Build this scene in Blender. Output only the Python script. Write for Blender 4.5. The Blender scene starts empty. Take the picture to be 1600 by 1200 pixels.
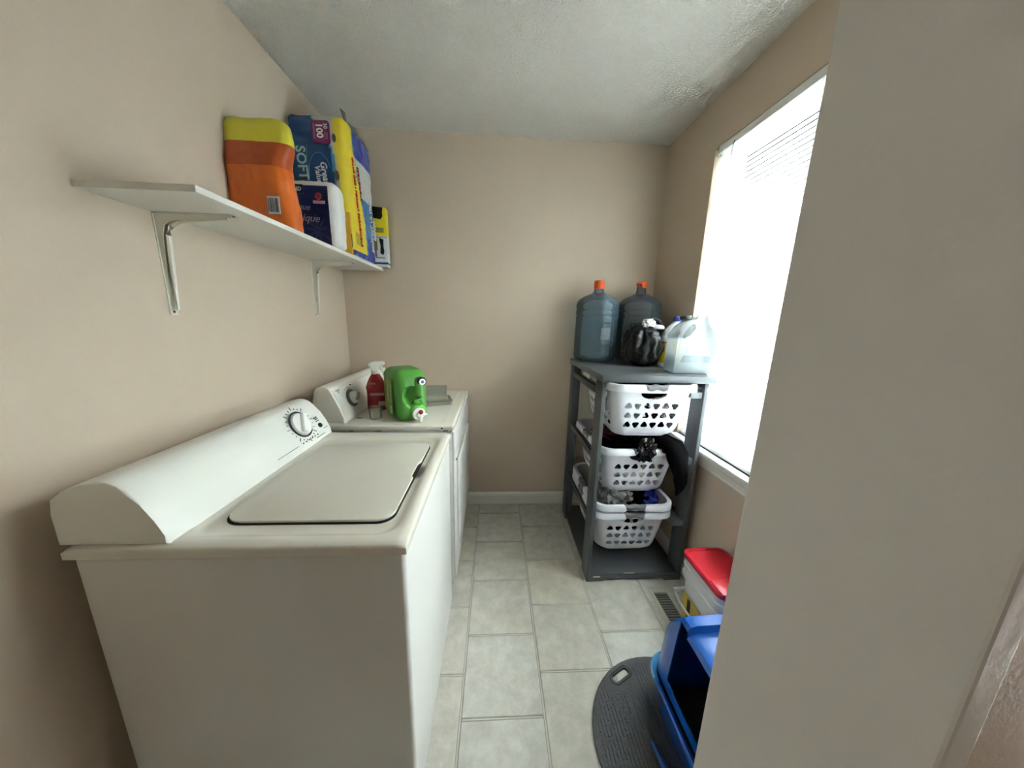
import bpy, bmesh, math, random
from mathutils import Vector, Matrix, noise
random.seed(7)
S = bpy.context.scene
COL = S.collection
R = math.radians
# ------------------------------------------------------------------ camera
cam_d = bpy.data.cameras.new('camera'); cam = bpy.data.objects.new('camera', cam_d); COL.objects.link(cam)
yaw, pitch, roll, FPX = 0.0553, -0.2044, 0.0238, 489.97
cy, sy, cp, sp, cr, sr = math.cos(yaw), math.sin(yaw), math.cos(pitch), math.sin(pitch), math.cos(roll), math.sin(roll)
f = Vector((sy*cp, cy*cp, sp)); r0 = Vector((cy, -sy, 0)); u0 = r0.cross(f)
r = r0*cr + u0*sr; u = u0*cr - r0*sr
m = Matrix((r, u, -f)).transposed().to_4x4(); m.translation = Vector((0.9753, -2.1455, 1.3665))
cam.matrix_world = m
cam_d.sensor_width = 36; cam_d.sensor_fit = 'HORIZONTAL'; cam_d.lens = 36*FPX/1600; cam_d.clip_start = 0.01
S.camera = cam
# ------------------------------------------------------------------ world, light, exposure
W = bpy.data.worlds.new('world'); S.world = W; W.use_nodes = True
bg = W.node_tree.nodes['Background']; bg.inputs[0].default_value = (0.91, 0.94, 1.0, 1); bg.inputs[1].default_value = 5
def area(name, loc, rot, sx, sy_, power, color):
    d = bpy.data.lights.new(name, 'AREA'); d.shape = 'RECTANGLE'; d.size = sx; d.size_y = sy_; d.energy = power; d.color = color
    o = bpy.data.objects.new(name, d); COL.objects.link(o); o.location = loc; o.rotation_euler = rot; return o
area('window_daylight', (3.0, -1.02, 2.6), (0, R(48), 0), 1.7, 2.2, 220, (0.97, 0.985, 1.0))
area('upward_window_fill', (3.0, -1.02, .05), (0, R(125), 0), 1.7, 2.2, 600, (0.97, 0.985, 1.0))  # added fill lamp, low outside the window, aimed up to brighten ceiling and walls
area('hall_fill_light', (-.95, -2.45, 1.5), (0, R(-90), 0), 1.2, .6, .8, (1.0, 0.97, 0.93))  # unseen fill lamp added in the hall to brighten the door lining
vs = S.view_settings
S.display_settings.display_device = 'sRGB'
vs.view_transform = 'Standard'; vs.look = 'None'; vs.gamma = 1; vs.use_curve_mapping = False; vs.exposure = 2.3
# ------------------------------------------------------------------ materials
def lin(c):
    return tuple((x/255/12.92 if x/255 <= .04045 else ((x/255+.055)/1.055)**2.4) for x in c)
MATS = {}
def mat(name, rgb, rough=.5, bump=0, scale=60, var=0, vscale=6, spec=.5, metal=0, rgb2=None, trans=0, kind=None, stretch=None, coat=0):
    if name in MATS: return MATS[name]
    M = bpy.data.materials.new(name); M.use_nodes = True; nt = M.node_tree; N = nt.nodes; L = nt.links
    b = N['Principled BSDF']; c = lin(rgb)+(1,)
    b.inputs['Base Color'].default_value = c; b.inputs['Roughness'].default_value = rough
    b.inputs['Specular IOR Level'].default_value = spec; b.inputs['Metallic'].default_value = metal
    b.inputs['Coat Weight'].default_value = coat
    tc = N.new('ShaderNodeTexCoord'); mp = N.new('ShaderNodeMapping'); L.new(tc.outputs['Object'], mp.inputs[0])
    if stretch: mp.inputs['Scale'].default_value = stretch
    if var or rgb2:
        n = N.new('ShaderNodeTexNoise'); n.inputs['Scale'].default_value = vscale; n.inputs['Detail'].default_value = 6; n.inputs['Roughness'].default_value = .65
        L.new(mp.outputs[0], n.inputs[0])
        rp = N.new('ShaderNodeValToRGB'); L.new(n.outputs[0], rp.inputs[0]); L.new(rp.outputs[0], b.inputs['Base Color'])
        if rgb2: a, z = c, lin(rgb2)+(1,)
        else: a, z = tuple(x*(1-var) for x in c[:3])+(1,), tuple(min(1, x*(1+var)) for x in c[:3])+(1,)
        rp.color_ramp.elements[0].position = .33; rp.color_ramp.elements[1].position = .67
        rp.color_ramp.elements[0].color = a; rp.color_ramp.elements[1].color = z
    if bump:
        n2 = N.new('ShaderNodeTexNoise'); n2.inputs['Scale'].default_value = scale; n2.inputs['Detail'].default_value = 3
        L.new(mp.outputs[0], n2.inputs[0]); bp = N.new('ShaderNodeBump'); bp.inputs['Strength'].default_value = bump; bp.inputs['Distance'].default_value = .01
        L.new(n2.outputs[0], bp.inputs['Height']); L.new(bp.outputs[0], b.inputs['Normal'])
    if trans:   # translucent share (thin plastic or vinyl that passes light)
        t = N.new('ShaderNodeBsdfTranslucent'); t.inputs[0].default_value = c; mx = N.new('ShaderNodeMixShader'); mx.inputs[0].default_value = trans
        L.new(b.outputs[0], mx.inputs[1]); L.new(t.outputs[0], mx.inputs[2]); L.new(mx.outputs[0], N['Material Output'].inputs[0])
    MATS[name] = M; return M
def clear(name, tint, diffuse=.12, rough=.08, drgb=None):
    """thin clear plastic: tinted transparency, a little haze, fresnel reflection"""
    if name in MATS: return MATS[name]
    M = bpy.data.materials.new(name); M.use_nodes = True; nt = M.node_tree; N = nt.nodes; L = nt.links
    N.remove(N['Principled BSDF'])
    t = N.new('ShaderNodeBsdfTransparent'); t.inputs[0].default_value = lin(tint)+(1,)
    d = N.new('ShaderNodeBsdfDiffuse'); d.inputs[0].default_value = lin(drgb or tint)+(1,)
    g = N.new('ShaderNodeBsdfGlossy'); g.inputs['Roughness'].default_value = rough
    fr = N.new('ShaderNodeFresnel'); fr.inputs[0].default_value = 1.45
    m1 = N.new('ShaderNodeMixShader'); m1.inputs[0].default_value = diffuse; L.new(t.outputs[0], m1.inputs[1]); L.new(d.outputs[0], m1.inputs[2])
    m2 = N.new('ShaderNodeMixShader'); L.new(fr.outputs[0], m2.inputs[0]); L.new(m1.outputs[0], m2.inputs[1]); L.new(g.outputs[0], m2.inputs[2])
    L.new(m2.outputs[0], N['Material Output'].inputs[0]); MATS[name] = M; return M

wall_m = mat('taupe wall paint', (205, 188, 168), .62, .05, 220, .015, 3, .3)
ceil_m = mat('popcorn ceiling', (246, 241, 231), .95, .7, 120, 0, 6, .1)
white_trim = mat('white trim paint', (226, 224, 216), .4, .03, 60)
grout_m = mat('vinyl floor joint', (146, 142, 131), .6, .1, 200)
tile_ms = [mat('vinyl stone tile %s' % k, a, .42, .10, 90, rgb2=b_, vscale=v*2.2) for k, a, b_, v in (
    ('grey', (182, 178, 165), (208, 204, 191), 7), ('warm', (184, 178, 162), (210, 204, 187), 6), ('cool', (184, 181, 171), (207, 205, 195), 9))]
appl = mat('aged white enamel', (211, 207, 195), .25, .02, 300, .02, 4, .5)
appl_side = mat('white enamel side', (208, 207, 202), .28, .03, 200)
cons_m = mat('console white', (222, 222, 214), .35)
gap_m = mat('dark gap', (30, 28, 26), .9)
black = mat('black plastic', (18, 18, 20), .3)
ink = mat('dark ink', (40, 42, 50), .6)
inkgrey = mat('grey ink', (120, 120, 120), .6)
chrome = mat('satin chrome', (190, 190, 186), .25, metal=1)
grey_paint = mat('grey painted wood', (79, 82, 84), .42, .12, 40, .06, 5, .5, stretch=(1, 6, 1))
chip_m = mat('bare wood chip', (214, 200, 168), .7)
bask_m = mat('white basket plastic', (226, 227, 233), .35, trans=.12)
grip_m = mat('grey grip plastic', (112, 112, 114), .45)
# ------------------------------------------------------------------ mesh helpers
def finish(name, bm, m, parent=None, smooth=True, angle=35):
    me = bpy.data.meshes.new(name); bmesh.ops.recalc_face_normals(bm, faces=bm.faces)
    if smooth:
        for fc in bm.faces: fc.smooth = True
        lim = R(angle)
        for e in bm.edges:
            if len(e.link_faces) == 2 and e.calc_face_angle(0) > lim: e.smooth = False
    bm.to_mesh(me); bm.free()
    for x in (m if isinstance(m, (list, tuple)) else [m]): me.materials.append(x)
    o = bpy.data.objects.new(name, me); COL.objects.link(o)
    if parent: o.parent = parent
    return o
def tag(o, label=None, cat=None, group=None, kind=None):
    if label: o['label'] = label
    if cat: o['category'] = cat
    if group: o['group'] = group
    if kind: o['kind'] = kind
    return o
def thing(name, loc, label, cat, group=None, rz=0):
    o = bpy.data.objects.new(name, None); COL.objects.link(o); o.location = loc; o.rotation_euler = (0, 0, rz)
    o.empty_display_size = .05
    return tag(o, label, cat, group)
def box(bm, lo, hi, bev=0, seg=2, M=None):
    g = bmesh.ops.create_cube(bm, size=1); vv = g['verts']
    lo, hi = Vector(lo), Vector(hi); c = (lo+hi)/2; d = hi-lo
    for v in vv: v.co = Vector((v.co.x*d.x, v.co.y*d.y, v.co.z*d.z)) + c
    if bev:
        es = list({e for v in vv for e in v.link_edges})
        rb = bmesh.ops.bevel(bm, geom=es, offset=bev, segments=seg, profile=.5, affect='EDGES')
        vv = list({v for fc in rb['faces'] for v in fc.verts} | {v for v in vv if v.is_valid})
    if M is not None:
        for v in vv: v.co = M @ v.co
    return vv
def loft(bm, rings, caps=True, closed=True):
    vr = [[bm.verts.new(p) for p in rg] for rg in rings]
    n = len(vr[0])
    for a, b in zip(vr, vr[1:]):
        for i in range(n if closed else n-1):
            j = (i+1) % n
            try: bm.faces.new((a[i], a[j], b[j], b[i]))
            except ValueError: pass
    if caps:
        for rg in (vr[0], vr[-1]):
            try: bm.faces.new(rg)
            except ValueError: pass
    return vr
def lathe(bm, prof, c=(0, 0, 0), seg=32, M=None, caps=True):
    rings = []
    for rr, z in prof:
        rings.append([Vector((max(rr, 1e-4)*math.cos(2*math.pi*i/seg), max(rr, 1e-4)*math.sin(2*math.pi*i/seg), z)) for i in range(seg)])
    T = (M if M is not None else Matrix()).copy()
    T = Matrix.Translation(c) @ T
    loft(bm, [[T @ p for p in rg] for rg in rings], caps)
def tube(bm, pts, rad, seg=10, flat=1):
    pts = [Vector(p) for p in pts]; rings = []
    for i, p in enumerate(pts):
        t = (pts[min(i+1, len(pts)-1)] - pts[max(i-1, 0)]).normalized()
        up = Vector((0, 0, 1)) if abs(t.z) < .95 else Vector((1, 0, 0))
        s = t.cross(up).normalized(); w = s.cross(t)
        rr = rad[i] if isinstance(rad, (list, tuple)) else rad
        rings.append([p + s*math.cos(2*math.pi*k/seg)*rr*flat + w*math.sin(2*math.pi*k/seg)*rr for k in range(seg)])
    loft(bm, rings)
def prism(bm, poly, a, b, axis='y', M=None, bev=0):
    """poly is a list of 2D points; extruded from a to b along the axis"""
    def P(p, t):
        v = {'y': Vector((p[0], t, p[1])), 'x': Vector((t, p[0], p[1])), 'z': Vector((p[0], p[1], t))}[axis]
        return M @ v if M is not None else v
    vr = loft(bm, [[P(p, a) for p in poly], [P(p, b) for p in poly]])
    if bev:
        es = [e for rg in vr for v in rg for e in v.link_edges if e.other_vert(v) in rg]
        bmesh.ops.bevel(bm, geom=list(set(es)), offset=bev, segments=2, profile=.5, affect='EDGES')
    return vr
def rrect(x0, y0, x1, y1, rad, seg=5):
    pts = []
    rs = rad if isinstance(rad, (list, tuple)) else [rad]*4
    for (cx, cy_, a0), q in zip(((x1, y1, 0), (x0, y1, 90), (x0, y0, 180), (x1, y0, 270)), rs):
        sx = -1 if a0 in (0, 270) else 1; sy_ = -1 if a0 in (0, 90) else 1
        for k in range(seg+1):
            a = R(a0 + 90*k/seg); pts.append((cx+sx*q+q*math.cos(a), cy_+sy_*q+q*math.sin(a)))
    return pts
def gridbox(lo, hi, res, rad, amp=0, nscale=8, matf=None, bulge=0, seed=0):
    bm = bmesh.new(); lo, hi = Vector(lo), Vector(hi); d = hi-lo; c = (lo+hi)/2
    nn = [max(2, int(round(d[i]/res))) for i in range(3)]
    for ax in range(3):
        a, b = [i for i in range(3) if i != ax]
        for side in (0, 1):
            g = {}
            for i in range(nn[a]+1):
                for j in range(nn[b]+1):
                    p = Vector((0, 0, 0)); p[a] = lo[a]+d[a]*i/nn[a]; p[b] = lo[b]+d[b]*j/nn[b]; p[ax] = (lo, hi)[side][ax]
                    g[i, j] = bm.verts.new(p)
            for i in range(nn[a]):
                for j in range(nn[b]): bm.faces.new((g[i, j], g[i+1, j], g[i+1, j+1], g[i, j+1]))
    bmesh.ops.remove_doubles(bm, verts=bm.verts, dist=1e-5)
    bmesh.ops.recalc_face_normals(bm, faces=bm.faces)
    if matf:
        for fc in bm.faces: fc.material_index = matf(fc.calc_center_median(), fc.normal)
    off = Vector((seed*3.1, seed*1.7, seed))
    for v in bm.verts:
        q = Vector([min(max(v.co[i], lo[i]+rad), hi[i]-rad) for i in range(3)])
        e = v.co - q
        nrm = e.normalized() if e.length > 1e-9 else Vector((0, 0, 1))
        p = q + nrm*rad
        if bulge:
            t = [(v.co[i]-c[i])/(d[i]/2) for i in range(3)]
            for i in range(3):
                a, b = [j for j in range(3) if j != i]
                p[i] += bulge*t[i]*(1-t[a]**2)*(1-t[b]**2)
        if amp:
            k = noise.noise(p*nscale+off)*.6 + noise.noise(p*nscale*2.7+off)*.4
            p += nrm*amp*k
        v.co = p
    return bm
def text(name, s, size, origin, xd, yd, m, parent, depth=.0006, align='LEFT', shear=0, bold=0, sx=1):
    cu = bpy.data.curves.new(name, 'FONT'); cu.body = s; cu.size = size; cu.extrude = depth; cu.align_x = align; cu.shear = shear
    cu.offset = bold; cu.resolution_u = 3
    t = bpy.data.objects.new(name, cu); COL.objects.link(t)
    me = bpy.data.meshes.new_from_object(t); bpy.data.objects.remove(t); bpy.data.curves.remove(cu)
    xd, yd = Vector(xd).normalized(), Vector(yd).normalized(); zd = xd.cross(yd)
    M = Matrix((xd*sx, yd, zd)).transposed().to_4x4(); M.translation = Vector(origin)
    me.transform(M); me.materials.clear(); me.materials.append(m)
    o = bpy.data.objects.new(name, me); COL.objects.link(o)
    if parent: o.parent = parent
    return o
def solid(o):   # evaluated copy of the mesh with its modifiers applied
    dg = bpy.context.evaluated_depsgraph_get(); me = bpy.data.meshes.new_from_object(o.evaluated_get(dg))
    o.modifiers.clear(); old = o.data; o.data = me; bpy.data.meshes.remove(old)
    for p in me.polygons: p.use_smooth = True
    bm = bmesh.new(); bm.from_mesh(me)
    for e in bm.edges:
        e.smooth = not (len(e.link_faces) == 2 and e.calc_face_angle(0) > R(35))
    bm.to_mesh(me); bm.free()
    return o
def unlocal(o):   # parts are authored in world coordinates: keep them in place under a moved root
    o.matrix_parent_inverse = o.parent.matrix_world.inverted() if o.parent else Matrix()
# NB all roots sit at their base; parts are authored in the root's local frame (minus loc)
WX, H = 2.035, 2.44
# ------------------------------------------------------------------ structure
def struct(name, bm, m, smooth=False): return tag(finish(name, bm, m, None, smooth), kind='structure')
bm = bmesh.new(); box(bm, (-1.0, -5.0, -.06), (3.2, .12, -.0035)); floor = struct('floor', bm, grout_m)
# vinyl tiles: one part each, shared meshes per size
T, J = .2956, .0095
tile_cache = {}
def tile(x0, y0, x1, y1):
    x0, x1 = max(x0, 0.0), min(x1, WX)
    y1 = min(y1, 0.0); y0 = max(y0, -2.0)
    if x1-x0 < .02 or y1-y0 < .02: return
    w, d = x1-x0-J, y1-y0-J; k = (round(w, 3), round(d, 3), random.randrange(3))
    if k not in tile_cache:
        bm = bmesh.new(); vv = loft(bm, [[(-w/2, -d/2, -.004), (w/2, -d/2, -.004), (w/2, d/2, -.004), (-w/2, d/2, -.004)],
             [(-w/2, -d/2, -.0012), (w/2, -d/2, -.0012), (w/2, d/2, -.0012), (-w/2, d/2, -.0012)],
             [(-w/2+.002, -d/2+.002, 0), (w/2-.002, -d/2+.002, 0), (w/2-.002, d/2-.002, 0), (-w/2+.002, d/2-.002, 0)]])
        tile_cache[k] = finish('tile', bm, tile_ms[k[2]], floor, False)
        o = tile_cache[k]
    else:
        o = tile_cache[k].copy(); COL.objects.link(o)
    o.location = ((x0+x1)/2, (y0+y1)/2, 0)
# each tile shares its material but shifts its pattern: object coordinates plus a per-object random offset
for tm in tile_ms:
    nt = tm.node_tree; mp = [n for n in nt.nodes if n.type == 'MAPPING'][0]; oi = nt.nodes.new('ShaderNodeObjectInfo')
    vm = nt.nodes.new('ShaderNodeVectorMath'); vm.operation = 'SCALE'; vm.inputs[0].default_value = (37, 19, 5); nt.links.new(oi.outputs['Random'], vm.inputs['Scale'])
    nt.links.new(vm.outputs[0], mp.inputs['Location'])
for cx in range(-3, 4):
    xa = .8688 + cx*T
    ph = -.128 if cx % 2 == 0 else -.282
    for k in range(-1, 7):
        tile(xa, ph-(k+1)*T, xa+T, ph-k*T)
# inset joint lines: a raised middle strip of the double embossed joint
bm = bmesh.new()
for cx in range(-2, 4):
    xa = .8688 + cx*T
    box(bm, (xa-.0026, -2.0, -.004), (xa+.0026, -.001, -.0012))
for cx in range(-3, 4):
    xa = .8688 + cx*T; ph = -.128 if cx % 2 == 0 else -.282
    for k in range(0, 7):
        if ph-k*T > -1.98: box(bm, (max(0, xa)+.006, ph-k*T-.0026, -.004), (min(WX, xa+T)-.006, ph-k*T+.0026, -.0012))
o = finish('joint_strip', bm, mat('joint middle', (196, 192, 180), .5), floor, False)
bm = bmesh.new(); box(bm, (-1.0, -5.0, H), (3.2, .12, H+.1)); struct('ceiling', bm, ceil_m)
nt = ceil_m.node_tree; n2 = [n for n in nt.nodes if n.type == 'TEX_NOISE'][0]; n2.inputs['Detail'].default_value = 4; n2.inputs['Roughness'].default_value = .55
b_ = [n for n in nt.nodes if n.type == 'BUMP'][0]; b_.inputs['Distance'].default_value = .035
cr_ = nt.nodes.new('ShaderNodeValToRGB'); cr_.color_ramp.elements[0].position = .42; cr_.color_ramp.elements[1].position = .62
nt.links.new(n2.outputs[0], cr_.inputs[0]); nt.links.new(cr_.outputs[0], b_.inputs['Height'])
bm = bmesh.new(); box(bm, (-.12, 0, 0), (WX+.14, .12, H)); struct('wall_back', bm, wall_m)
bm = bmesh.new(); box(bm, (-.12, -2.02, 0), (0, 0, H)); struct('wall_left', bm, wall_m)
y0w, y1w, z0w, z1w = -1.56, -.47, .745, 2.2
bm = bmesh.new(); X0, X1 = WX, WX+.14
box(bm, (X0, y1w, 0), (X1, 0, H)); box(bm, (X0, -2.02, 0), (X1, y0w, H)); box(bm, (X0, y0w, 0), (X1, y1w, z0w)); box(bm, (X0, y0w, z1w), (X1, y1w, H))
struct('wall_right', bm, wall_m)
bm = bmesh.new(); box(bm, (-.12, -2.02, 0), (.20, -1.9, H)); box(bm, (1.232, -2.02, 0), (WX, -1.9, H)); box(bm, (.20, -2.02, 2.06), (1.232, -1.9, H))
struct('wall_front', bm, wall_m)
bm = bmesh.new(); box(bm, (-1.0, -5.0, 0), (3.2, -4.9, H)); struct('wall_hall', bm, wall_m)
bm = bmesh.new(); box(bm, (-1.1, -5.0, 0), (-1.0, -1.9, H)); box(bm, (-1.0, -2.02, 0), (-.12, -1.9, H)); struct('wall_hall_left', bm, wall_m)
bm = bmesh.new(); box(bm, (3.2, -5.0, 0), (3.3, -1.9, H)); box(bm, (WX, -2.02, 0), (3.2, -1.9, H)); struct('wall_hall_right', bm, wall_m)
# door lining (the pale edge at the lower right)
bm = bmesh.new(); box(bm, (1.215, -2.035, 0), (1.232, -1.885, 2.06), .002); box(bm, (.20, -2.035, 0), (.217, -1.885, 2.06), .002); box(bm, (.217, -2.035, 2.043), (1.215, -1.885, 2.06), .002)
struct('trim_1', bm, mat('door lining paint', (206, 203, 196), .5, .04, 150))
# baseboards with a moulded top
def baseboard(name, a, b, axis, s):
    pr_ = [(0, 0), (.013*s, 0), (.013*s, .07), (.010*s, .082), (.005*s, .090), (0, .093)]
    bm = bmesh.new()
    if axis == 'x': prism(bm, [(p[0], p[1]) for p in pr_], a, b, 'x')
    else: prism(bm, pr_, a, b, 'y')
    return bm
bm = bmesh.new(); prism(bm, [(0, 0), (-.013, 0), (-.013, .07), (-.010, .082), (-.005, .090), (0, .093)], .0, WX, 'x'); struct('baseboard_back', bm, white_trim)
bm = bmesh.new(); prism(bm, [(WX, 0), (WX-.013, 0), (WX-.013, .07), (WX-.010, .082), (WX-.005, .090), (WX, .093)], -1.9, -.013, 'y'); struct('baseboard_right', bm, white_trim)
bm = bmesh.new(); prism(bm, [(0, 0), (.013, 0), (.013, .07), (.010, .082), (.005, .090), (0, .093)], -1.9, -.013, 'y'); struct('baseboard_left', bm, white_trim)
# window
win = bpy.data.objects.new('window_1', None); COL.objects.link(win); win['kind'] = 'structure'
vinyl = mat('white vinyl', (235, 236, 234), .35)
bm = bmesh.new()
xa, xb = WX+.085, WX+.135
box(bm, (xa, y0w, z0w), (xb, y0w+.045, z1w), .003); box(bm, (xa, y1w-.045, z0w), (xb, y1w, z1w), .003)
box(bm, (xa, y0w+.045, z0w), (xb, y1w-.045, z0w+.05), .003); box(bm, (xa, y0w+.045, z1w-.045), (xb, y1w-.045, z1w), .003)
box(bm, (xa+.008, -1.035, z0w+.05), (xb-.008, -.995, z1w-.045), .003)
finish('window_frame', bm, vinyl, win, False)
pane_m = clear('window glass', (246, 250, 250), .01, .02)
for a, b in ((y0w+.045, -1.035), (-.995, y1w-.045)):
    bm = bmesh.new(); box(bm, (xa+.022, a, z0w+.05), (xa+.027, b, z1w-.045)); finish('pane', bm, pane_m, win, False)
bm = bmesh.new(); box(bm, (WX-.038, y0w-.03, z0w-.022), (WX+.09, y1w+.012, z0w), .006, 3); finish('window_sill', bm, white_trim, win)
bm = bmesh.new(); prism(bm, [(WX, z0w-.022), (WX-.018, z0w-.022), (WX-.018, z0w-.04), (WX-.012, z0w-.05), (WX-.012, z0w-.072), (WX-.016, z0w-.080), (WX-.010, z0w-.088), (WX, z0w-.09)], y0w-.02, y1w+.004, 'y')
finish('sill_apron', bm, white_trim, win, False)

# ------------------------------------------------------------------ venetian blind
def L(root, co): return Vector(co) - root.location
bl = thing('venetian_blind', (WX+.035, -1.015, z1w), 'white horizontal mini blind lowered over the bright window on the right wall', 'blind')
slat_m = mat('thin white slat', (238, 241, 241), .45, trans=0.45)
o0 = bl.location.copy()
ya, yb_ = y0w+.006, y1w-.006
bm = bmesh.new(); box(bm, (-.034, ya-o0.y, -.034), (-.006, yb_-o0.y, -.002), .002); finish('headrail', bm, vinyl, bl)
bm = bmesh.new(); box(bm, (-.037, yb_-.02-o0.y, -.038), (-.004, yb_-o0.y, .0), .002); finish('end_bracket', bm, chrome, bl)
bm = bmesh.new(); n = 6; w = .025
top_ = [((k/n-.5)*w, .0028*(1-(2*k/n-1)**2)) for k in range(n+1)]
poly = top_ + [(a, b-.0005) for a, b in reversed(top_)]
Mr = Matrix.Rotation(R(-62), 4, 'Y')
prism(bm, poly, ya-o0.y, yb_-o0.y, 'y', Mr)
s0 = finish('slat', bm, slat_m, bl); z = -.05; first = True
while z > (z0w+.022)-z1w:
    s_ = s0 if first else s0.copy()
    if not first: COL.objects.link(s_)
    s_.location = (-.012, 0, z); first = False; z -= .0205
bm = bmesh.new(); box(bm, (-.024, ya-o0.y, z0w-z1w+.001), (.0, yb_-o0.y, z0w-z1w+.020), .003); finish('bottom_rail', bm, vinyl, bl)
cord_m = mat('white cord', (235, 235, 230), .7)
for yy in (yb_-.15, -1.015, ya+.15):
    bm = bmesh.new()
    for xx in (-.0255, .0015):
        tube(bm, [(xx, yy-o0.y, -.034), (xx, yy-o0.y, z0w-z1w+.02)], .0008, 5)
    finish('ladder_cord', bm, cord_m, bl)
bm = bmesh.new(); tube(bm, [(-.040, yb_-.06-o0.y, -.03), (-.046, yb_-.062-o0.y, -.5), (-.046, yb_-.064-o0.y, -.72)], .0012, 6); tube(bm, [(-.046, yb_-.064-o0.y, -.715), (-.046, yb_-.064-o0.y, -.745)], [.003, .0055], 8)
finish('lift_cord', bm, cord_m, bl)
bm = bmesh.new(); tube(bm, [(-.040, yb_-.13-o0.y, -.03), (-.050, yb_-.135-o0.y, -.06), (-.050, yb_-.137-o0.y, -.80)], .0035, 6)
finish('tilt_wand', bm, clear('clear wand', (235, 238, 238), .25, .1), bl)

# ------------------------------------------------------------------ dryer
def bake(root, objs=None):
    """shift world-authored child meshes into the root's frame"""
    M = Matrix.Rotation(-root.rotation_euler.z, 4, 'Z') @ Matrix.Translation(-root.location)
    def rec(o):
        for c in [x for x in COL.objects if x.parent == o]:
            if c.data and not c.get('_b'): c.data.transform(M); c['_b'] = 1
            rec(c)
    rec(root)
    for c in COL.objects:
        if '_b' in c: del c['_b']
def face_frame(p0, p1):
    """console face in XZ from lower p0 to upper p1; returns x(right)=+Y-direction reading frame"""
    a = Vector((p0[0], 0, p0[1])); b = Vector((p1[0], 0, p1[1])); up = (b-a).normalized(); n = Vector((0, 1, 0)).cross(up); 
    if n.x < 0: n = -n
    return a, up, n
ZT = .8814
dry = thing('dryer', (.42, -.39, 0), 'white clothes dryer against the back wall, with spray bottle and green jug on top', 'dryer')
YD0, YD1, XF = -.768, -.014, .787
bm = bmesh.new(); box(bm, (.09, YD0+.008, .02), (XF-.008, YD1-.004, ZT-.03), .006); finish('cabinet', bm, appl_side, dry)
bm = bmesh.new(); box(bm, (.08, YD0, ZT-.030), (XF, YD1, ZT), .009, 3); finish('top_panel', bm, appl, dry)
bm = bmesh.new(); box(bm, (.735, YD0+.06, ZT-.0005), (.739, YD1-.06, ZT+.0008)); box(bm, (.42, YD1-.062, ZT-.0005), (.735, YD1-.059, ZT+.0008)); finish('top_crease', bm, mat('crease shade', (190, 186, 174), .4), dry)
# front panels on +X: upper fascia, door, lower panel
bm = bmesh.new(); box(bm, (XF-.010, YD0+.01, .70), (XF+.003, YD1-.004, ZT-.034), .004); finish('upper_front_panel', bm, appl_side, dry)
bm = bmesh.new(); box(bm, (XF-.010, YD0+.01, .05), (XF+.001, YD1-.004, .695), .004); finish('lower_front_panel', bm, appl_side, dry)
bm = bmesh.new(); box(bm, (XF-.002, YD0+.10, .20), (XF+.016, YD1-.09, .672), .010, 3); dd = finish('door', bm, appl_side, dry)
bm = bmesh.new(); box(bm, (XF+.012, YD1-.30, .60), (XF+.0175, YD1-.16, .655), .003); finish('door_handle', bm, mat('yellowed plastic', (214, 206, 178), .4), dd)
bm = bmesh.new(); lathe(bm, [(.0, 0), (.006, 0), (.006, .003), (0, .004)], (XF+.003, YD0+.06, .69), 10, Matrix.Rotation(R(90), 4, 'Y')); finish('screw', bm, gap_m, dry)
# chipped enamel on the near front corner
bm = bmesh.new()
for (x, y, z, a, b_, c) in ((.752, YD0-.0006, ZT-.024, .022, .0012, .004), (.735, YD0-.0006, ZT-.012, .010, .0012, .006), (.775, YD0-.0006, ZT-.029, .012, .001, .003), (.33, YD0-.0006, ZT-.026, .02, .0008, .0025), (.45, YD0-.0006, ZT-.026, .03, .0008, .0025)):
    box(bm, (x-a/2, y-b_, z-c/2), (x+a/2, y+b_, z+c/2), min(b_, c)*.3, 1)
finish('enamel_chip', bm, gap_m, dry, False)
bm = bmesh.new(); lathe(bm, [(0, 0), (.014, 0), (.014, .0006), (0, .0008)], (.322, -.661, ZT), 14, Matrix.Diagonal((1, .6, 1, 1))); finish('worn_spot', bm, mat('worn mark', (100, 98, 92), .6), dry)
# console
prof = [(.296, ZT-.002), (.290, .90), (.272, .95), (.252, 1.0), (.238, 1.032), (.228, 1.045), (.212, 1.052), (.192, 1.050), (.175, 1.042), (.165, 1.025), (.160, .99), (.158, ZT-.002)]
bm = bmesh.new(); prism(bm, prof, -.742, -.03, 'y', bev=.006); con = finish('console', bm, appl, dry)
bm = bmesh.new(); prism(bm, [(.2945, .890), (.2755, .946), (.2555, 1.0), (.2425, 1.030), (.2415, 1.030), (.2505, 1.0), (.2705, .946), (.2885, .890)], -.725, -.045, 'y'); finish('control_panel', bm, mat('console face', (216, 215, 206), .35), con)
a0, up, nn_ = face_frame((.290, .885), (.238, 1.032))
def on(y, h, n=0): return a0 + up*h + nn_*n + Vector((0, y, 0))
Mk = Matrix((Vector((0, 1, 0)), up, nn_)).transposed().to_4x4()
if Mk.determinant() < 0: Mk = Matrix((-Vector((0, 1, 0)), up, nn_)).transposed().to_4x4()
def kn(bm, prof_, y, h, seg=36): lathe(bm, prof_, on(y, h, .0085), seg, Mk)
bm = bmesh.new(); kn(bm, [(0, 0), (.043, 0), (.045, .003), (.043, .006), (.034, .008), (0, .008)], -.607, .084); kb = finish('timer_dial', bm, mat('dark dial ring', (72, 72, 68), .35), con)
bm = bmesh.new(); kn(bm, [(0, .008), (.030, .008), (.030, .014), (.027, .026), (.024, .028), (0, .028)], -.607, .084); kk = finish('knob', bm, mat('knob beige', (200, 198, 186), .35), con)
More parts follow.
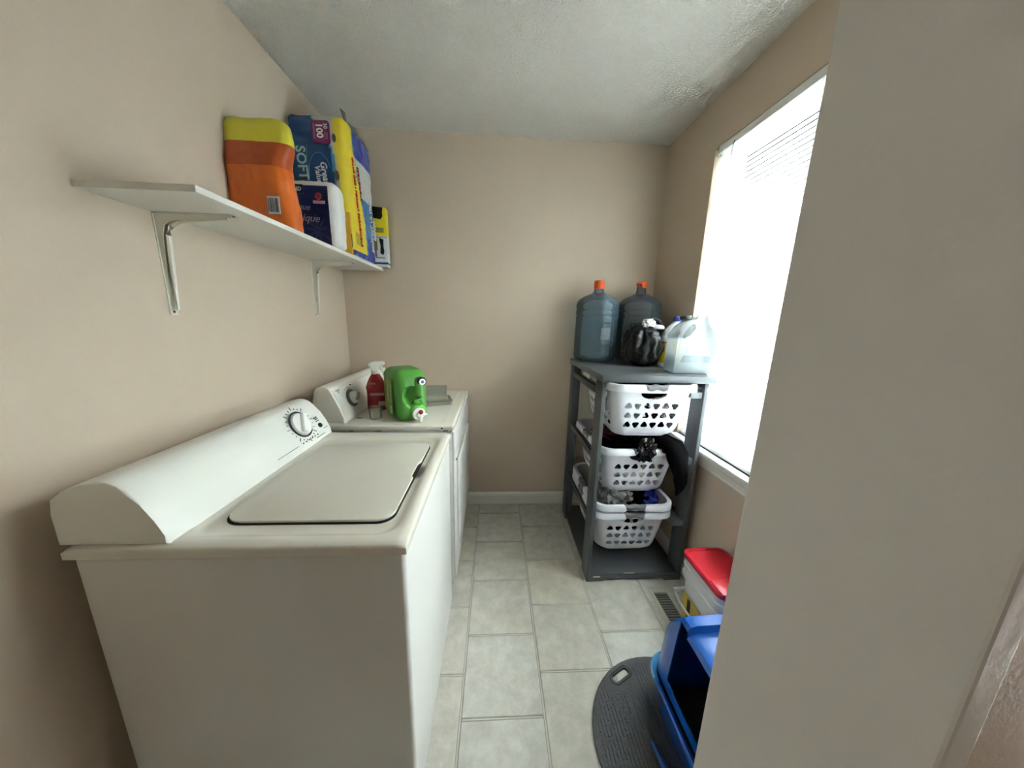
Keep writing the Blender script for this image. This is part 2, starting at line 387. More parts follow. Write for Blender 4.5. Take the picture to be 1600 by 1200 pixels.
bm = bmesh.new(); M2 = Mk.copy(); M2.translation = on(-.607, .084, .0365); box(bm, (-.006, -.026, -.004), (.006, .026, .012), .004, 2, M2 @ Matrix.Rotation(R(-60), 4, 'Z')); finish('grip_bar', bm, mat('grip shade', (150, 148, 138), .4), kk)
bm = bmesh.new()
rnd = random.Random(3)
for k in range(16):
    a = 2*math.pi*k/16; rr = .054
    M2 = Mk.copy(); M2.translation = on(-.607, .084, .0045); box(bm, (rr-.003, -.0008, 0), (rr+.004, .0008, .0012), 0, 1, M2 @ Matrix.Rotation(a, 4, 'Z'))
def label_rows(bm, y, h, rows):
    for i, (w_, t) in enumerate(rows):
        M2 = Mk.copy(); M2.translation = on(y, h - i*.008, .0045); box(bm, (-w_/2, -t/2, 0), (w_/2, t/2, .0012), 0, 1, M2)
label_rows(bm, -.69, .145, [(.035, .003), (.004, .01)]); label_rows(bm, -.665, .032, [(.04, .003), (.004, .008)]); label_rows(bm, -.53, .04, [(.03, .002)]); label_rows(bm, -.56, .145, [(.016, .005)]); label_rows(bm, -.51, .11, [(.03, .002)])
finish('markings', bm, ink, con, False)
bake(dry)

# ------------------------------------------------------------------ washer
wa = thing('washing_machine', (.42, -1.19, 0), 'white top-load washing machine in the left foreground with its lid closed', 'washer')
YW0, YW1 = -1.538, -.846
XW = .786
bm = bmesh.new(); box(bm, (.09, YW0+.010, .02), (XW-.006, YW1-.004, ZT-.028), .010, 3); finish('cabinet', bm, appl_side, wa)
for x in (.14, .73):
    for y in (YW0+.06, YW1-.06):
        bm = bmesh.new(); lathe(bm, [(.018, 0), (.022, .006), (.010, .01), (.010, .03)], (x, y, 0), 12); finish('levelling_foot', bm, black, wa)
for x in (.14, .73):
    for y in (YD0+.06, YD1-.06):
        bm = bmesh.new(); lathe(bm, [(.018, 0), (.022, .006), (.010, .01), (.010, .03)], (x-.42, y+.39, 0), 12); finish('levelling_foot', bm, black, dry)
# deck with a dished recess around the lid
def smooth(a, b, t):
    t = min(1, max(0, (t-a)/(b-a))); return t*t*(3-2*t)
bm = bmesh.new(); nx, ny = 90, 92; x0, x1, y0, y1 = .085, XW, YW0, YW1
def sdr(x, y, cx, cy_, hx, hy, rd):
    qx, qy = abs(x-cx)-hx+rd, abs(y-cy_)-hy+rd
    return math.hypot(max(qx, 0), max(qy, 0)) + min(max(qx, qy), 0) - rd
def deck_z(x, y):
    d = sdr(x, y, .52, -1.205, .235, .300, .05)
    z = ZT - .0085*(1-smooth(-.018, .004, d))
    e = sdr(x, y, (x0+x1)/2, (y0+y1)/2, (x1-x0)/2, (y1-y0)/2, .012)
    if e > -.012: z -= .010*(1-math.sqrt(max(0, 1-((e+.012)/.012)**2)))
    nd = math.hypot((x-.722)/.030, (y+1.19)/.055)
    z -= .012*(1-smooth(.4, 1.0, nd))
    return z
xs = [x0+(x1-x0)*i/nx for i in range(nx+1)]; ys = [y0+(y1-y0)*j/ny for j in range(ny+1)]
for arr in (xs, ys):
    arr[1] = arr[0]+.0012; arr[-2] = arr[-1]-.0012; arr[2] = arr[0]+.004; arr[-3] = arr[-1]-.004
g = {(i, j): bm.verts.new((x, y, deck_z(x, y))) for i, x in enumerate(xs) for j, y in enumerate(ys)}
for i in range(nx):
    for j in range(ny): bm.faces.new((g[i, j], g[i+1, j], g[i+1, j+1], g[i, j+1]))
rim = [g[i, 0] for i in range(nx+1)] + [g[nx, j] for j in range(1, ny+1)] + [g[i, ny] for i in range(nx-1, -1, -1)] + [g[0, j] for j in range(ny-1, 0, -1)]
low = [bm.verts.new((v.co.x, v.co.y, ZT-.026)) for v in rim]
for i in range(len(rim)):
    j = (i+1) % len(rim); bm.faces.new((rim[i], low[i], low[j], rim[j]))
bm.faces.new(low); finish('top_deck', bm, appl, wa, angle=50)
# lid outline with finger notch on the front (+X) edge
lp = rrect(.325, -1.452, .727, -.972, [.035, .05, .05, .035], 6)
out = []
for a, b in zip(lp, lp[1:]+lp[:1]):
    out.append(a)
    if abs(a[0]-.727) < 1e-4 and abs(b[0]-.727) < 1e-4:
        for t, dx in ((-1.245, 0), (-1.235, -.006), (-1.225, -.010), (-1.155, -.010), (-1.145, -.006), (-1.135, 0)): out.append((.727+dx, t))
bm = bmesh.new(); prism(bm, out, ZT-.0045, ZT+.0015, 'z', bev=.0018); lid = finish('lid', bm, appl, wa)
lp2 = rrect(.3215, -1.4555, .7300, -.9685, [.038, .05, .05, .038], 6)
bm = bmesh.new(); prism(bm, lp2, ZT-.0085, ZT-.0060, 'z'); finish('lid_gap_shade', bm, gap_m, wa)  # dark sheet standing in for the shade in the gap around the lid
# faint scuffs on the lid
# console
wprof = [(.288, ZT-.002), (.283, .900), (.268, .935), (.247, .972), (.226, 1.000), (.208, 1.016), (.190, 1.024), (.168, 1.025), (.14, 1.018), (.10, 1.004), (.075, .985), (.068, .95), (.068, ZT-.002)]
bm = bmesh.new(); prism(bm, wprof, YW0+.012, -.848, 'y', bev=.005); con = finish('console', bm, cons_m, wa)
a0, up, nn_ = face_frame((.288, .8855), (.226, .9995))
Mk = Matrix((Vector((0, 1, 0)), up, nn_)).transposed().to_4x4()
if Mk.determinant() < 0: Mk = Matrix((-Vector((0, 1, 0)), up, nn_)).transposed().to_4x4()
# small outward push so markings stand on the slightly convex face
KY, KH = -.995, .085
def onw(y, h, n=.0085): return a0 + up*h + nn_*n + Vector((0, y, 0))
bm = bmesh.new(); M2 = Mk.copy(); M2.translation = onw(KY, KH, .0075)
lathe(bm, [(.046, 0), (.052, 0), (.052, .003), (.046, .003), (.046, 0)], (0, 0, 0), 40, M2, caps=False); bmesh.ops.translate(bm, verts=bm.verts, vec=(0, 0, 0)); finish('dial_ring', bm, mat('navy ring', (34, 36, 52), .4), con)
bm = bmesh.new(); lathe(bm, [(0, -.002), (.0445, -.002), (.0445, .006), (.042, .010), (0, .011)], (0, 0, 0), 40, M2); kk = finish('knob', bm, mat('white knob', (232, 232, 226), .3), con)
bm = bmesh.new(); box(bm, (-.010, -.040, .008), (.010, .040, .026), .006, 2, M2 @ Matrix.Rotation(R(-38), 4, 'Z')); finish('grip_bar', bm, MATS['white knob'], kk)
bm = bmesh.new()
for k in range(24):
    a = 2*math.pi*k/24; w_ = .014 if k % 3 == 0 else .006
    box(bm, (.060, -.0009, .0), (.060+w_, .0009, .0014), 0, 1, M2 @ Matrix.Rotation(a, 4, 'Z'))
for k in range(6):
    M3 = Mk.copy(); M3.translation = onw(-1.035+k*.0185, .020, .0040); box(bm, (-.0035, -.0022, 0), (.0035, .0022, .0014), .0005, 1, M3)
for (y, h, w_, t) in ((-1.12, .020, .11, .0012), (-.93, .010, .06, .002), (-.905, .066, .022, .003), (-.903, .074, .018, .003), (-.88, .028, .03, .0016), (-.965, .044, .02, .002)):
    M3 = Mk.copy(); M3.translation = onw(y, h, .0035+.005*math.sin(math.pi*min(1, max(0, h/.13)))); box(bm, (-w_/2, -t/2, 0), (w_/2, t/2, .0012), 0, 1, M3)
finish('markings', bm, ink, con, False)
bm = bmesh.new(); M3 = Mk.copy(); M3.translation = onw(-.903, .046, .006); lathe(bm, [(0, 0), (.0095, 0), (.0095, .004), (.008, .006), (0, .0065)], (0, 0, 0), 20, M3); finish('start_button', bm, black, con)
text('lettering', 'START', .0085, onw(-.918, .078, .0088), (0, 1, 0), up, ink, con)
bake(wa)

for o in COL.objects:
    if o.name.split('.')[0] in ('markings', 'enamel_chip'): o['kind'] = 'stuff'
# ------------------------------------------------------------------ things on the dryer
# red spray bottle
sp_ = thing('spray_bottle', (.357, -.515, ZT), 'red cleaning spray bottle with white trigger head, standing on the dryer', 'spray bottle', rz=R(8))
red = mat('red liquid plastic', (152, 22, 34), .18, coat=.3)
prof = [(.040, .028, 0), (.046, .031, .004), (.047, .032, .03), (.045, .031, .075), (.046, .032, .11), (.049, .033, .122), (.046, .031, .132), (.040, .027, .150), (.032, .023, .168), (.023, .018, .184), (.0165, .016, .194), (.0165, .016, .197)]
bm = bmesh.new(); rings = []
for a, b, z in prof:
    rings.append([Vector((math.copysign(abs(math.cos(t))**.7, math.cos(t))*a, math.copysign(abs(math.sin(t))**.7, math.sin(t))*b, z)) for t in [2*math.pi*k/28 for k in range(28)]])
loft(bm, rings); finish('bottle', bm, red, sp_)
wp = mat('white head plastic', (228, 228, 222), .35)
bm = bmesh.new(); lathe(bm, [(.0, .192), (.018, .192), (.019, .196), (.0185, .212), (.014, .216), (0, .217)], seg=24); finish('collar', bm, wp, sp_)
bm = bmesh.new(); prism(bm, [(-.016, .212), (.014, .212), (.016, .232), (.022, .236), (.045, .238), (.047, .240), (.047, .254), (.040, .258), (.0, .258), (-.016, .254), (-.028, .246), (-.034, .236), (-.028, .234), (-.018, .232)], -.010, .010, 'y', bev=.003); finish('spray_head', bm, wp, sp_)
bm = bmesh.new(); prism(bm, [(.016, .236), (.028, .236), (.034, .222), (.042, .206), (.052, .192), (.048, .186), (.038, .196), (.026, .212)], -.006, .006, 'y', bev=.002); finish('trigger', bm, wp, sp_)
lab = mat('silver print', (170, 150, 150), .35)
bm = bmesh.new(); box(bm, (-.024, -.0332, .083), (.044, -.0322, .096)); box(bm, (-.02, -.0325, .148-.006), (.004, -.0285, .150)); box(bm, (.014, -.0332, .030), (.044, -.0322, .052)); finish('front_label', bm, lab, sp_, False)
# measuring cup
cup = thing('measuring_cup', (.405, -.668, ZT), 'clear plastic measuring cup in front of the red spray bottle', 'cup')
bm = bmesh.new(); lathe(bm, [(.026, .0), (.027, .002), (.031, .055), (.033, .058), (.0325, .0588), (.0300, .056), (.0255, .003), (0, .003)], seg=32, caps=True); finish('cup_body', bm, clear('clear cup', (250, 250, 246), .14, .12, (225, 225, 215)), cup)
# green dispenser jug lying on its back
ang = math.atan2(-.83, .55)
gj = thing('detergent_jug', (.538, -.632, ZT), 'bright green detergent jug lying down on the dryer, tap at its lower front', 'jug', rz=ang)
green = mat('green jug plastic', (80, 150, 58), .38, .02, 40)
# local x = towards tap end, y = left of it (lateral), z up
def jugf(v):
    return v
bm = gridbox((-.125, -.076, .0), (.100, .092, .242), .010, .045)
for v in bm.verts:
    x, y, z = v.co
    if x > 0:   # taper of the front end towards the tap at the bottom, shoulder at the top
        t = smooth(0, .10, x)
        y *= 1 - .16*t
        v.co.y = y
        if z > .150: v.co.x -= .020*smooth(.150, .238, z)*t
    # hollow for the hand on the front face, left of the handle
    d = math.hypot((y+.006)/.036, (z-.125)/.050)
    if x > .05 and d < 1: v.co.x -= .040*(1-d*d)
    dl = max(abs(x+.02)/.085, abs(z-.115)/.085)
    if y < -.05 and dl < 1: v.co.y += .005
body = finish('body', bm, green, gj)
bm = bmesh.new(); tube(bm, [(.050, .036, .198), (.080, .036, .186), (.104, .036, .160), (.108, .035, .125), (.098, .030, .095), (.080, .022, .075)], [.026, .024, .021, .0195, .021, .026], 14); finish('handle', bm, green, gj)
for v in gj.children if False else []: pass
MX = Matrix.Rotation(R(90), 4, 'Y')
bm = bmesh.new(); lathe(bm, [(0, 0), (.040, 0), (.040, .010), (.037, .016), (.034, .022), (0, .024)], (.088, .022, .047), 32, MX); finish('neck', bm, mat('light green plastic', (92, 190, 66), .35), gj)
bm = bmesh.new(); lathe(bm, [(0, 0), (.030, 0), (.031, .006), (.029, .012), (.015, .015), (.012, .024), (0, .025)], (.112, .022, .042), 28, MX); tap = finish('tap', bm, mat('white tap plastic', (236, 234, 228), .3), gj)
bm = bmesh.new(); lathe(bm, [(.008, 0), (.009, .030), (.006, .034)], (.130, .026, .006), 14); box(bm, (.120, .020, .034), (.138, .056, .041), .002); finish('spout', bm, MATS['white tap plastic'], tap)
bm = bmesh.new(); lathe(bm, [(0, 0), (.011, 0), (.010, .006), (0, .007)], (.132, .026, .052), 16, MX); finish('tap_button', bm, mat('dark red button', (130, 18, 30), .35), tap)
bm = bmesh.new(); lathe(bm, [(0, 0), (.021, 0), (.022, .003), (.022, .020), (.019, .024), (.014, .0245), (0, .0245)], (.088, .046, .190), 28, MX); cp_ = finish('cap', bm, black, gj)
bm = bmesh.new(); lathe(bm, [(0, 0), (.0145, 0), (.0145, .002), (0, .0022)], (.1125, .046, .190), 24, MX); finish('cap_insert', bm, mat('white insert', (238, 238, 238), .4), cp_)
bm = bmesh.new(); lathe(bm, [(0, 0), (.0075, 0), (.0075, .001), (0, .0012)], (.1148, .046, .190), 20, MX); finish('cap_emblem', bm, mat('violet emblem', (92, 84, 128), .5), cp_)
# label on the near long side (-y local)
bm = bmesh.new(); box(bm, (-.085, -.0745, .040), (.045, -.0725, .195), .0008); finish('side_label', bm, mat('label green print', (92, 146, 52), .45, rgb2=(150, 150, 84), vscale=30, stretch=(1, 1, .2)), gj)
bm = bmesh.new(); box(bm, (.0, -.0752, .030), (.035, -.0740, .070)); box(bm, (-.03, -.0752, .085), (-.018, -.0740, .185)); box(bm, (.018, -.0752, .085), (.026, -.0740, .180)); finish('label_text_block', bm, mat('label pale print', (188, 192, 140), .5), gj)
# lint screen and clear tray
ls = thing('lint_screen', (.60, -.215, ZT), 'greenish mesh lint screen standing at the back of the dryer top', 'lint screen', rz=R(3))
mesh_m = clear('screen mesh', (240, 244, 236), .35, .3, (206, 214, 198))
frame_m = clear('clear frame', (246, 248, 242), .3, .15, (222, 228, 214))
bm = bmesh.new(); Mt = Matrix.Rotation(R(-20), 4, 'X')
box(bm, (-.08, -.004, .004), (.072, .004, .012), .002, 1, Mt); box(bm, (-.08, -.004, .060), (.072, .004, .068), .002, 1, Mt); box(bm, (.064, -.004, .012), (.072, .004, .06), .002, 1, Mt); box(bm, (-.08, -.004, .012), (-.072, .004, .06), .002, 1, Mt)
finish('screen_frame', bm, frame_m, ls)
bm = bmesh.new()
for k in range(24): box(bm, (-.072+k*.0058, -.001, .010), (-.0712+k*.0058, .0, .062), 0, 1, Mt)
for k in range(9): box(bm, (-.072, -.0015, .012+k*.006), (.064, -.0005, .0128+k*.006), 0, 1, Mt)
o = finish('screen_mesh', bm, mat('grey mesh', (150, 156, 142), .6), ls, False); o['kind'] = 'stuff'
bm = bmesh.new(); box(bm, (-.072, -.0008, .010), (.064, .0002, .062), 0, 1, Mt); finish('screen_film', bm, mesh_m, ls, False)
tr = thing('clear_tray', (.635, -.375, ZT), 'low clear plastic tray lying to the right of the green jug', 'tray', rz=R(17))
bm = bmesh.new()
o_ = rrect(-.10, -.07, .085, .07, .018, 4); i_ = rrect(-.094, -.064, .079, .064, .014, 4)
loft(bm, [[(a, b, 0) for a, b in o_], [(a*1.03, b*1.04, .026) for a, b in o_], [(a*1.03, b*1.04, .026) for a, b in i_], [(a, b, .003) for a, b in i_]])
finish('tray_body', bm, clear('clear tray plastic', (248, 249, 243), .2, .1, (228, 230, 218)), tr)
bm = bmesh.new(); tube(bm, [(p[0]*1.035, p[1]*1.05, .026) for p in o_]+[(o_[0][0]*1.035, o_[0][1]*1.05, .026)], .0016, 6); finish('tray_rim', bm, clear('tray rim', (225, 230, 218), .5, .1, (170, 176, 160)), tr)

# ------------------------------------------------------------------ wall shelf
sh = thing('wall_shelf', (0, -.65, 1.64), 'white board shelf on metal brackets, high on the left wall', 'shelf')
shelf_m = mat('white melamine', (226, 224, 216), .35)
bm = bmesh.new(); box(bm, (.0, -.65, .0), (.272, .60, .016), .0012, 1); finish('board', bm, shelf_m, sh)
brk = mat('white bracket enamel', (222, 218, 204), .35)
def bracket(yy):
    bm = bmesh.new()
    w_ = .011
    # wall leg and shelf leg: channel with a tapered web
    box(bm, (.0, yy-w_, -.285), (.0025, yy+w_, -.004)); box(bm, (.0, yy-w_, -.0030), (.225, yy+w_, -.0005))
    for s in (-1, 1):
        prism(bm, [(.002, -.003), (.205, -.003), (.19, -.010), (.05, -.020), (.026, -.032), (.017, -.06), (.010, -.16), (.003, -.275)], yy+s*.006-.001, yy+s*.006+.001, 'y')
    tube(bm, [(.015, yy, -.27), (.020, yy, -.16), (.026, yy, -.06), (.040, yy, -.034), (.065, yy, -.022), (.20, yy, -.010)], [.004, .006, .0065, .0065, .006, .004], 8)
    o = finish('bracket', bm, brk, sh)
    bm = bmesh.new()
    for (x, z, ax) in ((.0025, -.04, 'Y'), (.0025, -.276, 'Y')):
        lathe(bm, [(0, 0), (.004, 0), (.003, .0015), (0, .002)], (x, yy+.008 if z > -.1 else yy, z), 8, Matrix.Rotation(R(90), 4, 'Y'))
    lathe(bm, [(0, -.002), (.004, 0), (.004, .001)], (.215, yy, -.0035), 8)
    finish('screw', bm, gap_m, o)
    return o
bracket(-.345+.65); bracket(-1.12+.65)
ZS = 1.6565
# big blue and yellow roll pack
bp_ = thing('toilet_paper_pack', (.14, -.305, ZS), 'tall blue and yellow plastic pack of toilet rolls, tallest thing on the shelf', 'toilet paper')
P = {'navy': mat('film blue', (24, 72, 124), .25), 'yel': mat('film yellow', (236, 212, 52), .3), 'clear': mat('film over rolls', (200, 200, 196), .35), 'sky': mat('film sky blue', (86, 150, 190), .3),
     'blue': mat('film royal blue', (40, 62, 150), .28), 'mid': mat('film mid blue', (48, 112, 172), .28)}
def bigf(p, n):
    x, y, z = p
    if n.y < -.7 or (n.z > .7):
        h = z-ZS
        bx = .125 + .085*smooth(.62, .42, 1-(h)) if False else .205 - .085*smooth(.44, .60, h)
        bx += .018*(1-smooth(.0, .44, h))
        if x < bx: return 0
        if x < bx+.009: return 3
        yx = .216+.014*(1-smooth(.2, .6, h)) + .022*(1-smooth(.0, .45, h))
        return 1 if x > yx else 2
    if n.x > .7:
        h = z-ZS
        ys_ = -.395 + .11*(1-smooth(.05, .55, h))
        if h < .03: return 4
        if y < ys_: return 1
        if y < ys_+.012: return 3
        if h > .47 : return 4
        if h > .30: return 2
        if h > .12: return 5
        return 4
    return 2
bm = gridbox((.008, -.460, ZS), (.270, -.150, ZS+.605), .0075, .030, .007, 14, bigf, .006, 2)
pk = finish('wrapped_pack', bm, [P['navy'], P['yel'], P['clear'], P['sky'], P['blue'], P['mid']], bp_, angle=80)
film = clear('loose film', (225, 228, 230), .25, .15)
bm = bmesh.new()
nF = 10
ra = [Vector((.268, -.455+.30*k/nF, ZS+.585+.006*math.sin(k*2.1))) for k in range(nF+1)]
rb = [Vector((.252+.010*math.sin(k*1.7), -.45+.29*k/nF, ZS+.635-.02*k/nF+.006*math.sin(k*3))) for k in range(nF+1)]
rc = [p+Vector((-.0012, 0, .0)) for p in rb]; rd = [p+Vector((-.0012, 0, 0)) for p in ra]
vv = loft(bm, [ra, rb, rc, rd, ra], caps=False, closed=False); finish('film_flap', bm, film, bp_)
YF = -.4675
ltx = mat('pale print', (150, 196, 206), .4); wtx = mat('white print', (235, 235, 238), .4); rtx = mat('red print', (196, 70, 40), .45)
text('lettering', 'SOFT & STRONG', .060, (.048, YF-.001, ZS+.465), (.05, 0, -1), (1, 0, .05), ltx, bp_, bold=.0015)
bm = bmesh.new(); prism(bm, [(a, b) for a, b in rrect(.128, ZS+.478, .206, ZS+.572, .012, 4)], YF-.0016, YF+.004, 'y'); bd = finish('count_badge', bm, mat('purple badge', (118, 34, 96), .4), bp_, False)
text('lettering', '100', .040, (.148, YF-.0022, ZS+.560), (.03, 0, -1), (1, 0, .03), wtx, bp_, bold=.001)
text('lettering', '30', .024, (.181, YF-.0022, ZS+.562), (.03, 0, -1), (1, 0, .03), wtx, bp_)
bm = bmesh.new()
for k in range(2): box(bm, (.135+k*.004, YF-.0022, ZS+.495), (.1362+k*.004, YF-.0015, ZS+.558))
for k in range(3): box(bm, (.183+k*.006, YF-.0022, ZS+.495), (.1845+k*.006, YF-.0015, ZS+.525))
finish('fine_print', bm, mat('pink print', (196, 140, 180), .5), bp_, False)
text('lettering', 'Great', .040, (.152, YF-.001, ZS+.405), (.10, 0, -1), (1, 0, .10), wtx, bp_, bold=.0008, shear=.2)
text('lettering', 'Value', .034, (.126, YF-.001, ZS+.388), (.10, 0, -1), (1, 0, .10), wtx, bp_, bold=.0006, shear=.2)
bm = bmesh.new(); pts = [(.148+.050*math.cos(R(a)), YF-.0008, ZS+.350+.092*math.sin(R(a))) for a in range(20, 200, 12)]; tube(bm, pts, .0012, 6)
tube(bm, [(.098, YF-.0006, ZS+.32), (.092, YF-.0008, ZS+.40), (.098, YF-.0008, ZS+.47)], .0010, 5); finish('logo_arc', bm, MATS['film sky blue'], bp_)
bm = bmesh.new()
for (z, w_) in ((ZS+.505, .8), (ZS+.350, 1.0), (ZS+.215, .8)):
    lathe(bm, [(0, 0), (.022*w_, 0), (.022*w_, .0015), (0, .002)], (.222, YF+.0025, z), 22, Matrix.Rotation(R(90), 4, 'X') @ Matrix.Diagonal((.5, 1, 1, 1)))
finish('roll_core', bm, mat('roll core shade', (96, 92, 84), .7), bp_)
text('lettering', 'VALUE SIZE \u2022 FORMAT \u00c9CONOMIQUE', .0235, (.2795, -.425, ZS+.452), (0, .12, -1), (0, 1, .12), rtx, bp_, bold=.0006, depth=.002)
text('lettering', '\u00c9CONOMIQUE', .022, (.2795, -.372, ZS+.430), (0, .18, -1), (0, 1, .18), rtx, bp_, depth=.002)
text('lettering', 'SOFTEST ULTRA', .036, (.2795, -.205, ZS+.060), (0, -.05, 1), (0, -1, -.05), wtx, bp_, bold=.0008, depth=.002)
text('lettering', 'DOUX', .034, (.2795, -.168, ZS+.130), (0, -.05, 1), (0, -1, -.05), wtx, bp_, bold=.0008, depth=.002)
bm = bmesh.new(); box(bm, (.2765, -.188, ZS+.045), (.279, -.165, ZS+.105), .001); finish('side_badge', bm, MATS['purple badge'], bp_, False)
bm = bmesh.new(); box(bm, (.275, -.425, ZS+.06), (.2765, -.375, ZS+.115)); finish('recycling_panel', bm, mat('olive panel', (176, 168, 62), .5), bp_, False)
bake(bp_)
# navy and white pack
nv = thing('tissue_pack', (.12, -.53, ZS), 'navy and white wrapped pack of bathroom tissue in front of the tall pack', 'tissue pack')
NV = [mat('navy film', (22, 34, 74), .28, rgb2=(26, 42, 92), vscale=9), mat('white film', (232, 232, 228), .3), ]
def nvf(p, n):
    if n.y < -.7 and p.x < .226 and ZS+.018 < p.z < ZS+.262: return 0
    return 1
bm = gridbox((.006, -.585, ZS), (.262, -.486, ZS+.285), .008, .032, .004, 20, nvf, .003, 5)
finish('wrapped_pack', bm, NV, nv, angle=80)
Yn = -.5895
bm = bmesh.new(); box(bm, (.0, Yn-.0004, ZS+.225), (.128, Yn+.002, ZS+.262)); finish('brand_panel', bm, black, nv, False)
text('lettering', 'GRAND', .022, (.120, Yn-.0012, ZS+.236), (1, 0, -.02), (0, 0, 1), wtx, nv, bold=.0006, align='RIGHT', shear=.2)
gtx = mat('grey script', (150, 156, 170), .5)
text('lettering', 'unique', .036, (.150, Yn-.0006, ZS+.160), (1, 0, -.04), (0, 0, 1), gtx, nv, align='RIGHT', shear=.35)
text('lettering', 'unique', .044, (.186, Yn-.0006, ZS+.112), (1, 0, -.04), (0, 0, 1), gtx, nv, align='RIGHT', shear=.35)
bm = bmesh.new(); lathe(bm, [(0, 0), (.0135, 0), (.0135, .001), (0, .0012)], (.190, Yn+.0004, ZS+.218), 24, MX @ Matrix() if False else Matrix.Rotation(R(90), 4, 'X')); lg = finish('round_emblem', bm, wtx, nv)
bm = bmesh.new(); lathe(bm, [(.0115, 0), (.0130, 0), (.0130, .0015), (.0115, .0015)], (.190, Yn+.0002, ZS+.218), 24, Matrix.Rotation(R(90), 4, 'X'))
leaf = [(0, .008), (.002, .004), (.004, .0055), (.0045, .003), (.0075, .002), (.006, 0), (.0065, -.002), (.003, -.003), (.0006, -.003), (.0006, -.007)]
leaf = leaf + [(-a, b) for a, b in reversed(leaf[1:])]
prism(bm, [(.190+a*1.0, ZS+.218+b) for a, b in leaf], Yn-.0018, Yn-.0008, 'y'); finish('leaf_mark', bm, mat('red mark', (170, 36, 46), .45), nv, False)
bm = bmesh.new(); box(bm, (.166, Yn-.0008, ZS+.188), (.216, Yn+.002, ZS+.200)); finish('strip', bm, mat('pink strip', (206, 150, 160), .5), nv, False)
bm = bmesh.new()
for k in range(9):
    a = R(20+k*38); ln = .045+.012*(k % 3); c_ = Vector((.175, Yn-.0002, ZS+.078)); d_ = Vector((math.cos(a), 0, math.sin(a))); s_ = Vector((-d_.z, 0, d_.x))
    prism(bm, [((c_+d_*t*ln+s_*q*.005*math.sin(math.pi*min(1, t+.05))).x, (c_+d_*t*ln+s_*q*.005*math.sin(math.pi*min(1, t+.05))).z) for t, q in ((0, 1), (.35, 1), (.7, 1), (1, 0), (.7, -1), (.35, -1), (0, -1))], Yn-.0006, Yn+.001, 'y')
finish('petal_print', bm, mat('dim petal', (48, 66, 112), .4), nv, False)
bake(nv)
# small yellow box between the packs
yb = thing('small_box', (.18, -.4735, ZS), 'small yellow and black carton squeezed behind the navy pack', 'box')
bm = bmesh.new(); box(bm, (-.08, -.0065, 0), (.093, .0065, .19), .001, 1); finish('carton', bm, mat('carton amber', (226, 170, 44), .5), yb)
bm = bmesh.new(); box(bm, (.0925, -.0055, .035), (.0938, .0035, .095)); finish('black_panel', bm, black, yb, False)
# orange bag
ob = thing('snack_bag', (.13, -.80, ZS), 'orange bag with yellow top at the near end of the shelf', 'bag')
OB = [mat('orange film', (226, 110, 34), .3), mat('lemon film', (222, 214, 60), .3), mat('rust film', (186, 84, 36), .35)]
ob.location.x -= .022
def obf(p, n):
    h = p.z-ZS
    if h > .315: return 2 if h < .34 and False else 1
    if h > .235: return 2
    return 0
bm = gridbox((-.115, -.045, .0), (.112, .045, .39), .009, .03, .007, 16, lambda p, n: (1 if p.z > .31-.0*p.x else (2 if p.z > .225 else 0)), .006, 9)
for v in bm.verts:
    t = v.co.z/.39
    v.co.y *= 1-.55*smooth(.55, 1, t); 
    if v.co.x > 0: v.co.x -= .022*smooth(.0, .6, t) - .020*smooth(.62, .82, t) 
finish('bag_body', bm, OB, ob, angle=80)
bm = bmesh.new(); box(bm, (.035, -.0555, .065), (.078, -.0535, .125), .0008); bc = finish('barcode_panel', bm, wtx, ob, False)
bm = bmesh.new()
for k, w_ in enumerate((2, 1, 3, 1, 2, 1, 1, 3, 2, 1)): box(bm, (.038+k*.0038, -.0562, .072), (.038+k*.0038+w_*.0008, -.0552, .118))
finish('barcode', bm, ink, bc, False)
# yellow and white carton at the far end
ye = thing('carton', (.20, -.072, ZS), 'yellow and white carton at the far end of the shelf, overhanging its edge', 'box', rz=R(4))
bm = gridbox((-.115, -.030, 0), (.115, .030, .335), .010, .002, 0, 1, lambda p, n: 1 if p.z > .175 + p.x*.05 else 0)
finish('carton_body', bm, [mat('carton white', (226, 228, 230), .45), mat('carton yellow', (238, 218, 36), .45)], ye)
bm = bmesh.new(); box(bm, (-.1155, -.0312, .017), (.1155, .0312, .028)); box(bm, (-.115, -.0310, .168), (.1155, -.0302, .171)); finish('blue_stripe', bm, mat('slate blue print', (44, 74, 110), .5), ye, False)
bm = bmesh.new(); prism(bm, [(.050, .335), (.10, .335-.002), (.096, .30), (.098, .285), (.085, .268), (.060, .272), (.02, .275), (.0, .33)], -.0325, -.0305, 'y'); finish('black_patch', bm, black, ye, False); bm = bmesh.new(); prism(bm, [(.070, .165), (.096, .158), (.094, .12), (.098, .09), (.092, .070), (.082, .074), (.074, .080), (.078, .12)], -.0325, -.0305, 'y'); finish('black_patch', bm, black, ye, False)
bm = bmesh.new(); box(bm, (.040, -.0312, .095), (.060, -.0304, .160)); box(bm, (.044, -.0312, .05), (.10, -.0304, .056)); box(bm, (.05, -.0312, .195), (.10, -.0304, .222)); finish('small_print', bm, mat('print olive', (150, 146, 70), .5), ye, False)

